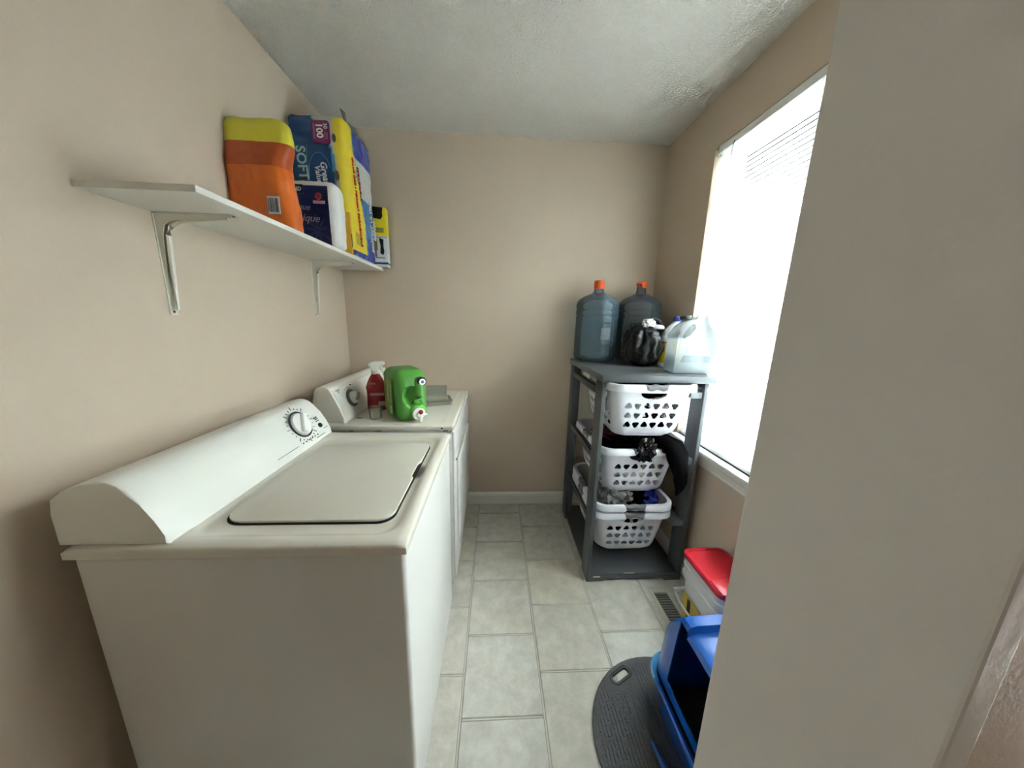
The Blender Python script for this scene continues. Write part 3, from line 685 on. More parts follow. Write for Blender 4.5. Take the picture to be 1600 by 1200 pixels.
# ------------------------------------------------------------------ laundry sorter
so = thing('laundry_sorter', (1.735, -.43, 0), 'tall grey painted wooden stand holding laundry baskets by the window', 'shelving unit')
SX0, SX1, SY0, SY1, SZ = 1.476, 1.99, -.742, -.112, 1.122
bm = bmesh.new(); box(bm, (SX0-.006, SY0-.008, SZ-.033), (SX1+.024, SY1+.006, SZ), .0025); finish('top_board', bm, grey_paint, so)
bm = bmesh.new(); box(bm, (SX0+.002, SY0+.004, .030), (SX1-.002, SY1, .046), .001); finish('bottom_board', bm, grey_paint, so)
def post(x0, y0, x1, y1):
    bm = bmesh.new(); box(bm, (x0, y0, .0), (x1, y1, SZ-.033), .002); finish('post', bm, grey_paint, so)
post(SX0, SY0, SX0+.019, SY0+.10); post(SX1-.019, SY0, SX1, SY0+.10)
post(SX0, SY1-.088, SX0+.045, SY1); post(SX1-.045, SY1-.088, SX1, SY1)
bm = bmesh.new(); prism(bm, [(SX0+.019, 0), (SX0+.085, 0), (SX0+.105, .014), (SX1-.105, .014), (SX1-.085, 0), (SX1-.019, 0), (SX1-.019, .030), (SX0+.019, .030)], SY0+.001, SY0+.019, 'y'); finish('toe_board', bm, grey_paint, so, False)
bm = bmesh.new(); box(bm, (SX0+.035, SY0-.0006, .026), (SX0+.073, SY0+.006, .0305)); box(bm, (SX0+.20, SY0+.0034, .0445), (SX0+.26, SY0+.006, .0464)); finish('paint_chip', bm, chip_m, so, False)
LV = (1.042, .700, .352)
for z in LV:
    bm = bmesh.new(); box(bm, (SX0+.001, SY0+.10, z-.028), (SX0+.013, SY1-.088, z+.004), .0015); finish('side_rail', bm, grey_paint, so)
    bm = bmesh.new(); box(bm, (SX1-.013, SY0+.10, z-.028), (SX1-.001, SY1-.088, z+.004), .0015); finish('side_rail', bm, grey_paint, so)
    bm = bmesh.new(); box(bm, (SX1-.075, SY0+.012, z-.030), (SX1-.0195, SY1-.09, z+.0), .0015); finish('basket_runner', bm, mat('grey runner', (112, 115, 117), .45), so)
    bm = bmesh.new(); box(bm, (SX0+.0195, SY0+.012, z-.030), (SX0+.030, SY1-.09, z+.0), .0015); finish('basket_runner', bm, MATS['grey runner'], so)
bake(so)

# laundry basket: tapered shell, punched triangular holes, flared rim, grey grips
def rr3(hx, hy, rad, z, seg=6): return [Vector((a, b, z)) for a, b in rrect(-hx, -hy, hx, hy, rad, seg)]
def half(z): # half sizes of the outer wall at height z
    t = smooth(0, 1, min(1, z/.05))*.35 + .65*z/.262
    return .150 + .040*z/.262 + .012*smooth(0, .04, z), .185 + .040*z/.262 + .012*smooth(0, .04, z)
HB = .262
bm = bmesh.new(); rings = []
for z in (0, .004, .012, .025, .05, .09, .13, .17, .21, .235, HB):
    hx, hy = half(z); k = .010*(1-smooth(0, .02, z)); rings.append(rr3(hx-k, hy-k, .062, z))
inner = []
for z in (HB, .235, .21, .17, .13, .09, .05, .025, .012, .004):
    hx, hy = half(z); k = .010*(1-smooth(0, .02, z)); inner.append(rr3(hx-k-.0028, hy-k-.0028, .0595, max(z, .004)))
loft(bm, rings+inner)
shell = finish('basket_body', bm, bask_m)
def tri(cx, cz, s, up_):
    pts = []
    for k in range(3):
        a = R(90+120*k) if up_ else R(-90+120*k)
        cxx, czz = cx+math.cos(a)*s*.52, cz+math.sin(a)*s*.46
        for q in (-50, 0, 50): pts.append((cxx+math.cos(a+R(q))*s*.42, czz+math.sin(a+R(q))*s*.42))
    return pts
bm = bmesh.new()
def cutter(pts, axis, a, b): prism(bm, pts, a, b, axis)
for s in (-1, 1):
    for row in range(3):
        for k in range(6):
            cutter(tri((-2.5+k)*.0445*(1-.03*row), .162-row*.048, .0200, (k+row*0) % 2 == 0), 'y', s*.14, s*.26)
        for k in range(8):
            cutter(tri((-3.5+k)*.0445*(1-.03*row), .162-row*.048, .0200, k % 2 == 0), 'x', s*.11, s*.23)
    gp = [(.062*math.cos(R(a)), .2265+(.030 if a > 180 else .0)*math.sin(R(a))) for a in range(0, 361, 20)][:-1]
    gp = [(.062*math.cos(R(a)), .2265+.031*math.sin(R(a))) for a in range(180, 361, 15)]
    cutter(gp, 'y', s*.14, s*.26); cutter(gp, 'x', s*.11, s*.23)
bmesh.ops.recalc_face_normals(bm, faces=bm.faces)
cut = finish('cut', bm, bask_m, smooth=False)
md = shell.modifiers.new('b', 'BOOLEAN'); md.operation = 'DIFFERENCE'; md.object = cut; md.solver = 'EXACT'
solid(shell); bpy.data.objects.remove(cut)
# rim
bm = bmesh.new()
hx, hy = half(HB)
def rim_ring(ox, z, rad): 
    out = []
    for p in rrect(-hx-ox, -hy-ox, hx+ox, hy+ox, rad, 6): out.append(p)
    # subdivide long straight runs so the grips can dip
    res = []
    for a, b in zip(out, out[1:]+out[:1]):
        a, b = Vector(a), Vector(b); d = (b-a).length; n_ = max(1, int(d/.02)) if d > .08 else 1
        if d > .08: n_ = 24
        for k in range(n_): res.append(a+(b-a)*k/n_)
    pts = []
    for p in res:
        m_ = min(abs(p.x), abs(p.y)); dip = 0
        if (abs(p.x) > hx*.9 or abs(p.y) > hy*.9): dip = 1-smooth(.040, .060, m_)
        pts.append((p, dip))
    return pts
def ring(ox, z, rad, dz=0): return [Vector((p.x, p.y, z + dz*d)) for p, d in rim_ring(ox, z, rad)]
loft(bm, [ring(-.004, HB-.006, .060), ring(-.004, HB+.004, .060, -.006), ring(.004, HB+.007, .066, -.008), ring(.014, HB+.006, .074, -.008), ring(.018, HB, .078, -.006), ring(.019, HB-.026, .078, .010), ring(.0165, HB-.027, .076, .010), ring(.0155, HB-.003, .075, -.004), ring(.002, HB-.003, .064, -.002), ring(-.004, HB-.006, .060)], caps=False)
rimo = finish('rim', bm, bask_m)
def gripbar(horiz, s):
    # thick soft grip wrapped over the dipped part of the rim
    sec = [(-.008, -.004), (-.008, .004), (-.002, .0075), (.014, .0070), (.0195, .003), (.0205, -.012), (.0185, -.016), (.014, -.006)]
    rg = []; bm = bmesh.new()
    for k in range(13):
        t = -1+2*k/12; uu = t*.056; thick = 1 if abs(t) < .95 else .7
        wav = .003*math.cos(t*math.pi*2)
        row = []
        for a, b in sec:
            if horiz: row.append(Vector((uu, s*(hy+a*thick), HB-.002+b*thick+wav)))
            else: row.append(Vector((s*(hx+a*thick), uu, HB-.002+b*thick+wav)))
        rg.append(row)
    loft(bm, rg); return finish('grip', bm, grip_m)
grips = [gripbar(h_, q_) for q_ in (-1, 1) for h_ in (True, False)]
def basket(loc, label, rz=0, tilt=0, first=False):
    root = thing('laundry_basket', loc, label, 'laundry basket', 'white laundry baskets in the grey stand', rz)
    root.rotation_euler = (tilt, 0, rz)
    for src in [shell, rimo] + grips:
        o = src if first else src.copy()
        if not first: COL.objects.link(o)
        o.parent = root
    return root
BX = 1.707
B1 = (BX+.002, -.545, .820); B2 = (BX+.004, -.480, .4825); B3 = (BX, -.478, .172); B4 = (BX, -.478, .128)
basket(B1, 'white laundry basket with triangular holes on the top level, just under the top board', first=True)
basket(B2, 'white laundry basket on the middle level, black clothes spilling over it', rz=R(1))
basket(B3, 'upper of two nested white baskets on the lowest level, clothes inside')
basket(B4, 'lower outer one of two nested white baskets on the lowest level')

# crumpled clothes
def cloth_pile(name, loc, size, label, m, seed, amp=.35, fl=None, grp=None, sub=4):
    bm = bmesh.new(); bmesh.ops.create_icosphere(bm, subdivisions=sub, radius=1)
    off = Vector((seed*7.3, seed*2.1, seed*4.7))
    for v in bm.verts:
        p = v.co.copy(); q = Vector((math.copysign(abs(p.x)**.75, p.x), math.copysign(abs(p.y)**.75, p.y), p.z))
        k = abs(noise.noise(p*2.0+off))*1.4 + abs(noise.noise(p*4.3+off*1.3))*.8 + .35*abs(noise.noise(p*9+off))
        q *= 1 - amp*.55 + amp*(.9-k)
        if p.z < 0: q.z *= .8
        v.co = Vector((q.x*size[0], q.y*size[1], max(q.z, -.75)*size[2]))
    zmin = min(v.co.z for v in bm.verts)
    for v in bm.verts: v.co.z -= zmin
    o = finish(name, bm, m, angle=70); o.location = loc
    return tag(o, label, 'clothes', grp)
blk = mat('black cloth', (6, 6, 7), .95, .15, 300, spec=.1); gry = mat('grey cloth', (128, 128, 128), .9, .2, 300, .06); wht = mat('white cloth', (226, 226, 222), .9, .2, 300)
blu = mat('blue cloth', (34, 48, 138), .8, .15, 300); nvy = mat('navy cloth', (28, 32, 56), .85, .15, 300); mar = mat('maroon cloth', (74, 20, 28), .85, .15, 300)
def inb(B, dx, dy, dz): return (B[0]+dx, B[1]+dy, B[2]+dz)
cloth_pile('crumpled_shirt', inb(B1, -.055, -.02, .045), (.095, .14, .085), 'white garment seen through the holes of the top basket', wht, 1)
cloth_pile('crumpled_trousers', inb(B1, .03, .0, .006), (.13, .165, .05), 'black garment lying at the bottom of the top basket', blk, 2)
cloth_pile('crumpled_sweater', inb(B1, .0, -.01, .168), (.15, .18, .072), 'dark garments heaped at the top of the top basket', blk, 3)
cloth_pile('crumpled_sheet', inb(B2, -.01, .0, .006), (.13, .16, .055), 'pale garment at the bottom of the middle basket', wht, 4)
cloth_pile('crumpled_jeans', inb(B2, -.01, .0, .085), (.14, .17, .095), 'navy garment packed in the middle basket', nvy, 5)
cloth_pile('crumpled_jacket', inb(B2, .00, -.03, .205), (.16, .19, .080), 'black jacket heaped on top of the middle basket', blk, 6, .5, sub=5)
cloth_pile('crumpled_blouse', inb(B2, -.11, -.08, .262), (.055, .08, .055), 'maroon garment at the left of the middle basket heap', mar, 7)
cloth_pile('crumpled_bag', inb(B2, .012, -.255, .205), (.052, .024, .070), 'shiny black plastic bunched over the grip of the middle basket', mat('glossy black film', (14, 14, 15), .18, .5, 30), 17, .7)
cloth_pile('crumpled_leggings', inb(B3, .0, .0, .006), (.12, .15, .06), 'dark garment at the bottom of the nested baskets', blk, 8)
cloth_pile('crumpled_hoodie', inb(B3, -.085, -.10, .175), (.095, .13, .115), 'grey garment heaped at the left of the lowest basket', gry, 9, .55, sub=5)
cloth_pile('crumpled_sweatpants', inb(B3, .03, -.07, .175), (.105, .13, .085), 'black garment heaped in the middle of the lowest basket', blk, 10, .5, sub=5)
cloth_pile('crumpled_tshirt', inb(B3, .125, -.105, .195), (.055, .075, .060), 'bright blue garment at the right of the lowest basket', blu, 11, .5)
cloth_pile('crumpled_towel', inb(B3, -.02, -.13, .215), (.055, .05, .045), 'second grey garment rolled over the front of the lowest basket', gry, 12, .6)
# white hanger-like sleeve at right of level three
bm = bmesh.new(); tube(bm, [inb(B3, .05, -.05, .285), inb(B3, .13, -.10, .288), inb(B3, .185, -.12, .300), inb(B3, .205, -.09, .325), inb(B3, .19, -.05, .345)], [.010, .012, .012, .011, .009], 10)
tag(finish('strap', bm, gry), 'pale grey rolled strap curling up at the right of the lowest basket', 'strap')
# black sleeve hanging out over the right front corner of the middle basket
bm = bmesh.new()
pts = [(.03, -.12, .262), (.07, -.19, .298), (.105, -.240, .305), (.138, -.270, .285), (.158, -.284, .245), (.168, -.288, .200), (.178, -.288, .150), (.186, -.286, .105), (.186, -.284, .070), (.178, -.282, .035)]
rad = [.050, .058, .062, .060, .054, .048, .044, .038, .026, .008]
rings = []
for i, p in enumerate(pts):
    p = Vector(inb(B2, *p)); t = (Vector(pts[min(i+1, 9)])-Vector(pts[max(i-1, 0)])).normalized()
    w_ = t.cross(Vector((0, 1, 0))).normalized(); s_ = t.cross(w_)
    rings.append([p + w_*math.cos(a)*rad[i]*(1+.55*noise.noise(Vector((math.cos(a)*1.6, math.sin(a)*1.6, i*.55))))*.80 + s_*math.sin(a)*rad[i]*.45*(1+.7*noise.noise(Vector((math.cos(a)*2.2+4, math.sin(a)*2.2, i*.7)))) for a in [2*math.pi*k/40 for k in range(40)]])
loft(bm, rings); tag(finish('hanging_sleeve', bm, blk, angle=80), 'black garment hanging out over the right front corner of the middle basket', 'clothes')

# ------------------------------------------------------------------ on top of the sorter
def water_bottle(loc, label, tintm, rz, k=1.0, torn=False):
    w = thing('water_bottle', loc, label, 'water bottle', 'large water bottles on the grey stand', rz)
    pr_ = [(.0, .010), (.06, .006), (.105, .0), (.122, .006), (.130, .022), (.131, .055), (.1285, .062), (.131, .069), (.131, .12), (.130, .165), (.1285, .25), (.131, .268), (.1255, .276), (.131, .284), (.131, .305), (.1255, .313), (.131, .321), (.130, .345), (.124, .362), (.108, .379), (.082, .394), (.055, .405), (.036, .414), (.029, .425), (.0275, .44), (.0275, .462)]
    bm = bmesh.new(); lathe(bm, [(a*k, z) for a, z in pr_], seg=48, caps=False); finish('bottle_shell', bm, tintm, w, angle=60)
    bm = bmesh.new()
    if torn: 
        lathe(bm, [(.0285, .447), (.031, .449), (.0312, .482), (.028, .487), (0, .488)], seg=24, caps=False)
        for v in bm.verts:
            if v.co.x < 0 and v.co.z < .46: v.co.z += .022
            if v.co.x < -.01: v.co.z -= .003
    else: lathe(bm, [(.0285, .436), (.032, .438), (.0322, .478), (.029, .485), (0, .486)], seg=24, caps=False)
    finish('cap', bm, mat('orange cap', (222, 84, 30), .4), w)
    # moulded hand recess: a raised frame on the wall
    bm = bmesh.new(); pts = []
    for a, z in rrect(-.36, .10, .36, .235, .04, 5) if False else rrect(-.30, .105, .30, .235, .03, 4):
        pts.append((.1315*math.sin(a), -.1315*math.cos(a), z))
    tube(bm, pts+[pts[0]], .0035, 6); finish('handle_frame', bm, tintm, w)
    return w
w1 = clear('blue tinted bottle', (212, 228, 236), .26, .06, (128, 156, 172)); w2 = clear('grey tinted bottle', (204, 212, 216), .26, .06, (116, 126, 134))
water_bottle((1.607, -.168, SZ), 'blue tinted water bottle with intact orange cap, left one on the grey stand', w1, R(15))
water_bottle((1.876, -.160, SZ), 'greyish water bottle with torn orange cap, behind the black bag', w2, R(-25), 1.0, True)
# water bottle label on first
bm = bmesh.new()
for k in range(10):
    a = -.36+k*.044
    p = [(.1325*math.sin(a+q), -.1325*math.cos(a+q)) for q in (0, .044)]
    box(bm, (min(p[0][0], p[1][0]), min(p[0][1], p[1][1])-.0003, .135), (max(p[0][0], p[1][0]), max(p[0][1], p[1][1])+.0003, .205))
lb = finish('faded_label', bm, clear('faded sticker', (196, 204, 208), .5, .2, (170, 178, 184)), [o for o in COL.objects if o.name == 'water_bottle'][0], False)
# black bag
bgm = mat('black bag film', (11, 11, 12), .34, .5, 22, spec=.35)
bb = thing('plastic_bag', (1.812, -.395, SZ), 'crumpled black plastic bag in front of the grey water bottle', 'bag')
bm = bmesh.new(); bmesh.ops.create_icosphere(bm, subdivisions=5, radius=1)
for v in bm.verts:
    p = v.co.copy(); a = math.atan2(p.y, p.x)
    k = noise.noise(Vector((math.cos(a)*3, math.sin(a)*3, p.z*1.2)))*.22 + abs(noise.noise(p*4))*.14 + .04*noise.noise(p*11)
    rr_ = 1 + k - .10*max(0, p.z)
    v.co = Vector((p.x*.112*rr_, p.y*.085*rr_, .112+(math.copysign(abs(p.z)**.8, p.z))*.112*(1+.6*k*(p.z > 0))))
zm = min(v.co.z for v in bm.verts)
for v in bm.verts: v.co.z -= zm
finish('bag_body', bm, bgm, bb, angle=80)
bm = bmesh.new(); pts = [Vector((.045+.050*math.cos(R(a)), -.01, .185+.075*math.sin(R(a)))) for a in range(-10, 191, 20)]
tube(bm, pts, [.012]*len(pts), 10, 1.6); finish('bag_handle', bm, bgm, bb)
tag(cloth_pile('crumpled_paper', (1.825, -.41, SZ+.205), (.036, .03, .034), 'white crumpled paper poking out of the black bag', mat('paper white', (214, 214, 208), .8), 21, .5), cat='paper')
bm = bmesh.new(); lathe(bm, [(0, 0), (.026, 0), (.030, .006), (.026, .018), (.012, .024), (0, .025)], (1.876, -.415, SZ+.208), 20, Matrix.Diagonal((1.25, 1, 1, 1))); tag(finish('white_lid', bm, mat('white lid plastic', (222, 222, 220), .4)), 'small white lid showing at the right of the black bag opening', 'lid')
# bleach bottle
bo = thing('bleach_bottle', (1.948, -.440, SZ), 'white bleach bottle with blue cap and yellow label, behind the clear jug', 'bottle')
hw = mat('white bottle plastic', (226, 228, 230), .3, trans=.15)
def oval(prof_, seg=32, pw=.8): 
    return [[Vector((math.copysign(abs(math.cos(t))**pw, math.cos(t))*a+ox, math.copysign(abs(math.sin(t))**pw, math.sin(t))*b, z)) for t in [2*math.pi*k/seg for k in range(seg)]] for a, b, z, ox in prof_]
bm = bmesh.new(); loft(bm, oval([(.050, .038, 0, 0), (.056, .044, .004, 0), (.057, .045, .02, 0), (.0565, .0445, .15, 0), (.054, .042, .165, 0), (.050, .038, .185, .002), (.044, .032, .205, .006), (.034, .026, .225, .012), (.024, .021, .240, .018), (.017, .017, .250, .020), (.016, .016, .258, .020)])); finish('bottle_body', bm, hw, bo)
bm = bmesh.new(); loft(bm, oval([(.0582, .0462, .026, 0), (.0582, .0462, .142, 0)]), caps=False); finish('yellow_label', bm, mat('yellow label', (226, 184, 30), .45), bo)
bm = bmesh.new(); loft(bm, oval([(.0586, .0466, .136, 0), (.0586, .0466, .142, 0)]), caps=False); finish('red_band', bm, mat('red band', (120, 40, 24), .45), bo)
bm = bmesh.new(); lathe(bm, [(0, 0), (.019, 0), (.019, .001), (0, .0012)], (-.018, -.0452, .088), 20, Matrix.Rotation(R(90), 4, 'X')); finish('round_print', bm, mat('grey round print', (178, 176, 160), .5), bo)
bm = bmesh.new(); lathe(bm, [(0, .252), (.0205, .252), (.021, .256), (.0195, .276), (.017, .279), (0, .279)], (.020, 0, 0), 24); finish('cap', bm, mat('blue cap', (30, 52, 130), .35), bo)
# translucent handled jug
tj = thing('vinegar_jug', (1.944, -.628, SZ), 'translucent white handled jug with some water, nearest the window', 'jug', rz=R(-5))
jm = clear('cloudy jug plastic', (228, 232, 233), .5, .25, (214, 217, 218))
nt = jm.node_tree
dn = [n for n in nt.nodes if n.type == 'BSDF_DIFFUSE'][0]; tl = nt.nodes.new('ShaderNodeBsdfTranslucent'); tl.inputs[0].default_value = lin((206, 212, 214))+(1,)
ad = nt.nodes.new('ShaderNodeMixShader'); ad.inputs[0].default_value = .5
l_ = [l for l in nt.links if l.from_node == dn][0]; dst = l_.to_socket; nt.links.new(dn.outputs[0], ad.inputs[1]); nt.links.new(tl.outputs[0], ad.inputs[2]); nt.links.new(ad.outputs[0], dst)
# silhouette in XZ: handle top-left, neck at centre-right
outl = [(-.108, .006), (-.100, 0), (.088, 0), (.098, .006), (.100, .02), (.101, .145), (.106, .160), (.098, .168), (.103, .178), (.094, .188), (.085, .205), (.074, .224), (.066, .240), (.060, .256), (.060, .282), (.020, .282), (.018, .264), (.004, .264), (-.030, .262), (-.062, .248), (-.084, .228), (-.096, .205), (-.100, .185), (-.102, .12)]
bm = bmesh.new(); rings = []
cx_, cz_ = 0, .12
hole = [(-.078, .176), (-.070, .172), (-.040, .188), (-.012, .214), (-.006, .234), (-.014, .240), (-.040, .228), (-.066, .200), (-.078, .184)]
outl = [(a*.93, b) for a, b in outl]; hole = [(a*.93, b) for a, b in hole]
prism(bm, outl, -.058, .058, 'y', bev=.014)
jb = finish('jug_body', bm, jm)
bm = bmesh.new(); prism(bm, hole, -.09, .09, 'y'); ct = finish('cut', bm, jm, smooth=False)
md = jb.modifiers.new('b', 'BOOLEAN'); md.object = ct; md.operation = 'DIFFERENCE'; md.solver = 'EXACT'; solid(jb); bpy.data.objects.remove(ct); jb.parent = tj
for v in jb.data.vertices:   # thin the shoulders towards neck and handle
    t = smooth(.17, .27, v.co.z); v.co.y *= 1-.60*t
bm = bmesh.new(); box(bm, (-.091, -.052, .004), (.088, .052, .092), .010, 2); finish('water', bm, clear('water', (214, 226, 230), .18, .03, (190, 210, 218)), tj)
bm = bmesh.new()
for k in range(3):
    pz = .178+k*.018; tube(bm, [(-.0+k*.012, -.049+k*.006, pz), (.088-k*.007, -.049+k*.006, pz)], .0016, 6)
finish('moulded_rib', bm, jm, tj)
bk = tag(finish('black_cap', (lambda b: (lathe(b, [(0, 0), (.026, 0), (.026, .014), (.022, .018), (0, .018)], (0, 0, 0), 24), b)[1])(bmesh.new()), black), 'black screw cap resting on top of the clear jug handle', 'cap'); bk.location = (1.900, -.628, SZ+.262)
bk.rotation_euler = (0, R(-4), R(0))

# ------------------------------------------------------------------ pails at the right wall
pail_w = mat('white pail plastic', (226, 226, 222), .35)
def pail(loc, label, lid):
    root = thing('pail', loc, label, 'pail', 'nested rectangular pails')
    bm = bmesh.new(); rg = []
    for z, k in ((0, -.010), (.004, -.004), (.02, 0), (.255, .018), (.258, .026), (.275, .027), (.278, .024), (.310, .027), (.313, .0)):
        rg.append([Vector((a, b, z)) for a, b in rrect(-.068-k, -.100-k, .068+k, .100+k, .035, 5)])
    for z, k in ((.30, .015), (.02, -.003)):
        rg.append([Vector((a, b, z)) for a, b in rrect(-.068-k, -.100-k, .068+k, .100+k, .033, 5)])
    loft(bm, rg); finish('pail_body', bm, pail_w, root)
    return root
p1 = pail((1.925, -1.076, 0), 'lower outer white pail with yellow label, beside the right wall', False)
bm = bmesh.new(); tube(bm, [(-.090, .10, .165), (-.112, .105, .16), (-.116, .06, .15), (-.112, -.02, .145), (-.112, -.09, .150), (-.096, -.108, .165)], .005, 8); finish('bail_handle', bm, pail_w, p1)
bm = bmesh.new(); tube(bm, [(-.03, .122, .165), (-.105, .128, .150)], .007, 8); finish('handle_grip', bm, pail_w, p1)
bm = bmesh.new(); Mt = Matrix.Translation((-.0735, 0, .0)) @ Matrix.Rotation(R(-4), 4, 'Y')
box(bm, (-.004, -.085, .035), (.0005, .088, .185), .0008, 1, Mt); finish('yellow_label', bm, mat('mustard label', (212, 178, 62), .5, rgb2=(226, 198, 96), vscale=20), p1)
bm = bmesh.new(); box(bm, (-.0052, .03, .05), (-.0038, .05, .18), 0, 1, Mt); box(bm, (-.0052, -.07, .08), (-.0038, -.02, .15), 0, 1, Mt); finish('label_print', bm, mat('label dark', (52, 44, 36), .5), p1)
p2 = pail((1.925, -1.076, .040), 'inner white pail with red lid, stacked inside the other pail', True)
bm = bmesh.new()
loft(bm, [[Vector((a, b, z)) for a, b in rrect(-.068-k, -.100-k, .068+k, .100+k, .034, 6)] for z, k in ((.308, .029), (.324, .031), (.330, .027), (.330, .018), (.326, .014), (.326, -.03))])
lidr = finish('red_lid', bm, mat('red lid plastic', (196, 28, 44), .32), p2)
bm = bmesh.new(); box(bm, (-.092, -.128, .322), (.092, -.05, .336), .006, 2); finish('pour_flap', bm, MATS['red lid plastic'], lidr)

# ------------------------------------------------------------------ litter box
lt = thing('litter_box', (1.765, -1.42, 0), 'blue hooded litter box with a dark entrance facing the grey mat', 'litter box')
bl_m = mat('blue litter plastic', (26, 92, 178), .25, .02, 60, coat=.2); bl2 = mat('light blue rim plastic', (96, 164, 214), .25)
LX0, LX1, LY0, LY1 = 1.555, 2.005, -1.640, -1.222
bm = bmesh.new(); rg = []
for z, k in ((0, -.03), (.01, -.022), (.12, -.008), (.125, .006), (.142, .010), (.148, .006)):
    rg.append([Vector((a, b, z)) for a, b in rrect(LX0-k, LY0-k, LX1+k, LY1+k, .09, 8)])
rg.append([Vector((a, b, .140)) for a, b in rrect(LX0+.006, LY0+.006, LX1-.006, LY1-.006, .088, 8)])
rg.append([Vector((a, b, .015)) for a, b in rrect(LX0+.03, LY0+.03, LX1-.03, LY1-.03, .08, 8)])
loft(bm, rg)
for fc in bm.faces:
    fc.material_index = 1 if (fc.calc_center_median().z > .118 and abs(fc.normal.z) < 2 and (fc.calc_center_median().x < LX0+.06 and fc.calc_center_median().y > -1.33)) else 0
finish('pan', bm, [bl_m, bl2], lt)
# hood shell lofted along Y; entrance left open in the slanted front
def sec(y):
    e = min(y-LY0, LY1-y)
    top = .150 + .290*min(1, max(0, e/.115))**.45 if e < .115 else .440
    xf0 = LX0+.012 + .070*max(0, 1-e/.07)**2
    xb = LX1-.012 - .05*max(0, 1-e/.07)**2
    lowered = e > .150
    if lowered: top = .415
    lean = .018*min(1, (top-.15)/.27)
    pts = [(xf0, .146)]
    for t in (.12, .25, .4, .55, .7, .85): pts.append((xf0+lean*t, .146+(top-.026-.146)*t))
    pts += [(xf0+lean+.002, top-.020), (xf0+lean+.012, top-.006), (xf0+lean+.030, top)]
    for t in (.25, .5, .75): pts.append((xf0+lean+.030+(xb-.05-xf0-lean-.03)*t, top+.004))
    pts += [(xb-.05, top), (xb-.018, top-.012), (xb-.006, top-.04), (xb-.002, (top+.146)/2), (xb, .146)]
    return [Vector((a, y, b)) for a, b in pts]
ysl = [LY1-.001, LY1-.005, LY1-.012, LY1-.022, LY1-.036, LY1-.055, LY1-.080, LY1-.115, LY1-.149, LY1-.152] + [LY1-.152-(LY1-LY0-.304)*k/6 for k in range(1, 7)] + [LY0+.149, LY0+.115, LY0+.08, LY0+.055, LY0+.036, LY0+.022, LY0+.012, LY0+.005, LY0+.001]
bm = bmesh.new(); loft(bm, [sec(y) for y in ysl], caps=True, closed=False)
kill = [fc for fc in bm.faces if fc.calc_center_median().x < LX0+.075 and LY0+.151 < fc.calc_center_median().y < LY1-.151 and .165 < fc.calc_center_median().z < .398]
kill = [fc for fc in bm.faces if fc.calc_center_median().x < LX0+.052 and LY0+.10 < fc.calc_center_median().y < LY1-.10 and .165 < fc.calc_center_median().z < .397]
bmesh.ops.delete(bm, geom=kill, context='FACES')
hood = finish('hood', bm, bl_m, lt, angle=45)
md = hood.modifiers.new('s', 'SOLIDIFY'); md.thickness = .004; md.offset = -1
solid(hood)
bm = bmesh.new(); box(bm, (LX0+.04, LY0+.05, .016), (LX1-.04, LY1-.05, .045), .01); ob_ = finish('litter', bm, mat('dark clay litter', (70, 68, 66), .95, .8, 200), lt)
bake(lt)
# mat
gm = thing('litter_mat', (1.60, -1.40, 0), 'dark grey ribbed half-round mat with a handle slot, on the floor', 'mat')
mat_m = mat('grey rubber mat', (68, 68, 68), .55, .25, 120)
pts = []
for k in range(25):
    a = R(88+184*k/24); pts.append((1.600+.282*math.cos(a), -1.402+.268*math.sin(a)))
pts += [(1.66, -1.668), (1.66, -1.136)]
bm = bmesh.new(); prism(bm, pts, .0, .011, 'z', bev=.003); mo = finish('mat_body', bm, mat_m)
bm = bmesh.new(); hp = []
M3 = Matrix.Translation((1.481, -1.197, 0)) @ Matrix.Rotation(R(27), 4, 'Z')
prism(bm, rrect(-.038, -.013, .038, .013, .012, 5), -.01, .03, 'z', M3); ct = finish('cut', bm, mat_m, smooth=False)
md = mo.modifiers.new('b', 'BOOLEAN'); md.object = ct; md.operation = 'DIFFERENCE'; md.solver = 'EXACT'; solid(mo); bpy.data.objects.remove(ct); mo.parent = gm
bm = bmesh.new(); q = rrect(-.046, -.021, .046, .021, .019, 5); tube(bm, [M3 @ Vector((a, b, .0105)) for a, b in q]+[M3 @ Vector((q[0][0], q[0][1], .0105))], .0035, 6); finish('slot_rim', bm, mat_m, gm)
bm = bmesh.new()
rn = random.Random(5)
for k in range(26):
    x = 1.345+k*.0125; hh = .268*math.sqrt(max(0, 1-((x-1.60)/.282)**2))-.022
    y_ = -1.402-hh
    while y_ < -1.402+hh-.03:
        ln = rn.uniform(.04, .14); e_ = min(y_+ln, -1.402+hh)
        if not (x > 1.42 and x < 1.545 and e_ > -1.245): box(bm, (x-.0016, y_, .0095), (x+.0016, e_, .0128))
        y_ = e_+rn.uniform(.006, .03)
finish('rib', bm, mat_m, gm, False); [o for o in COL.objects if o.name == 'rib'][0]['kind'] = 'stuff'
bake(gm)
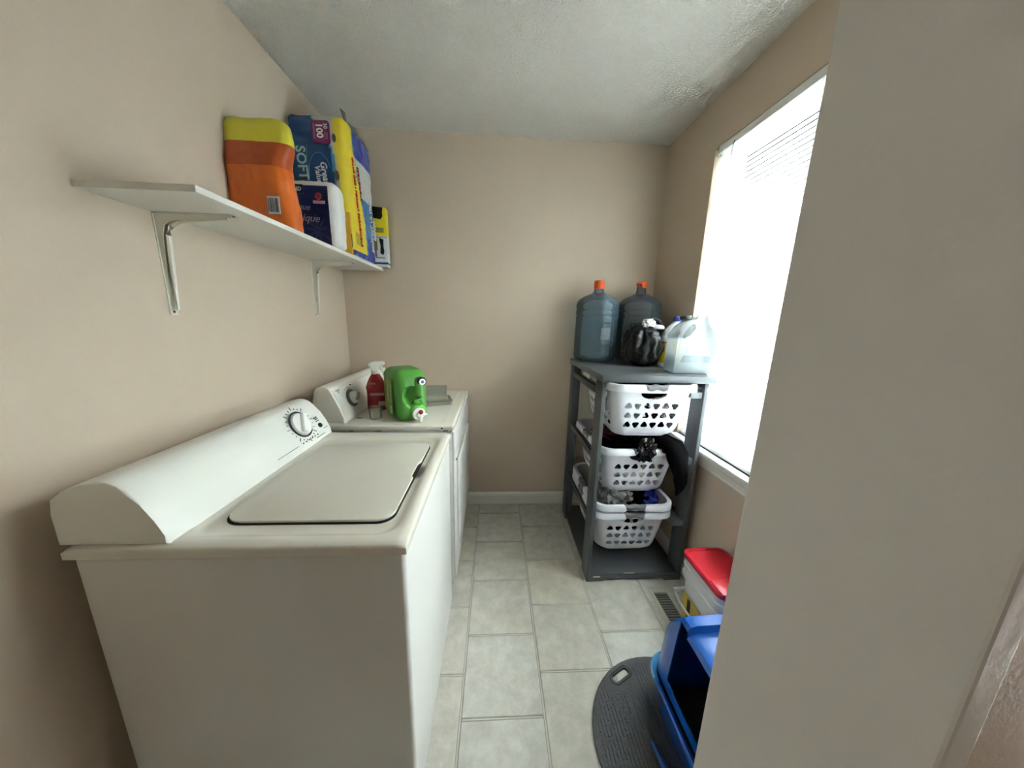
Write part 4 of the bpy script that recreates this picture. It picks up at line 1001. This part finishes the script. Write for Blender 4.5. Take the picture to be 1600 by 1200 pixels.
# blue scoop lying on the mat
sc = thing('litter_scoop', (1.512, -1.47, .0128), 'blue plastic scoop handle lying on the grey mat at the bottom edge', 'scoop', rz=R(98))
bm = bmesh.new(); tube(bm, [(.066, 0, .010), (.05, 0, .012), (.0, 0, .012), (-.05, 0, .010)], [.006, .011, .010, .009], 12); finish('handle', bm, mat('dark blue scoop', (22, 66, 130), .35), sc)
bm = bmesh.new(); o_ = rrect(-.17, -.045, -.045, .045, .02, 4); loft(bm, [[(a, b, .001) for a, b in o_], [(a, b*1.05, .03) for a, b in o_], [(a*.99-.001, b*.98, .03) for a, b in o_], [(a*.99-.001, b*.93, .004) for a, b in o_]]); finish('scoop_bowl', bm, MATS['dark blue scoop'], sc)

# ------------------------------------------------------------------ floor register
fv = thing('floor_vent', (1.838, -.945, 0), 'cream metal floor vent with louvres beside the pails', 'floor vent')
vm_ = mat('cream vent enamel', (206, 202, 186), .4)
bm = bmesh.new(); vx, vy = .052, .142
for lo, hi in (((-vx, -vy, 0), (-vx+.018, vy, .006)), ((vx-.018, -vy, 0), (vx, vy, .006)), ((-vx+.018, vy-.02, 0), (vx-.018, vy, .006)), ((-vx+.018, -vy, 0), (vx-.018, -vy+.02, .006))): box(bm, lo, hi, .0018, 1)
finish('vent_frame', bm, vm_, fv)
for k in range(18):
    bm = bmesh.new(); box(bm, (-vx+.018, -.0025, .0004), (vx-.018, .0010, .0052), .0005, 1, Matrix.Translation((0, -vy+.028+k*.0135, 0)) @ Matrix.Rotation(R(0), 4, 'X')); finish('louvre', bm, mat('dull louvre', (150, 150, 136), .5), fv)
bm = bmesh.new(); box(bm, (-vx+.018, -vy+.02, -.001), (vx-.018, vy-.02, .0006)); finish('vent_back', bm, mat('vent shade', (84, 82, 74), .8), fv, False)

for o in COL.objects:
    if o.name.split('.')[0] in ('fine_print', 'petal_print', 'small_print', 'label_print', 'label_text_block', 'front_label', 'screw', 'roll_core', 'barcode', 'moulded_rib', 'paint_chip', 'blue_stripe', 'ladder_cord'): o['kind'] = 'stuff'
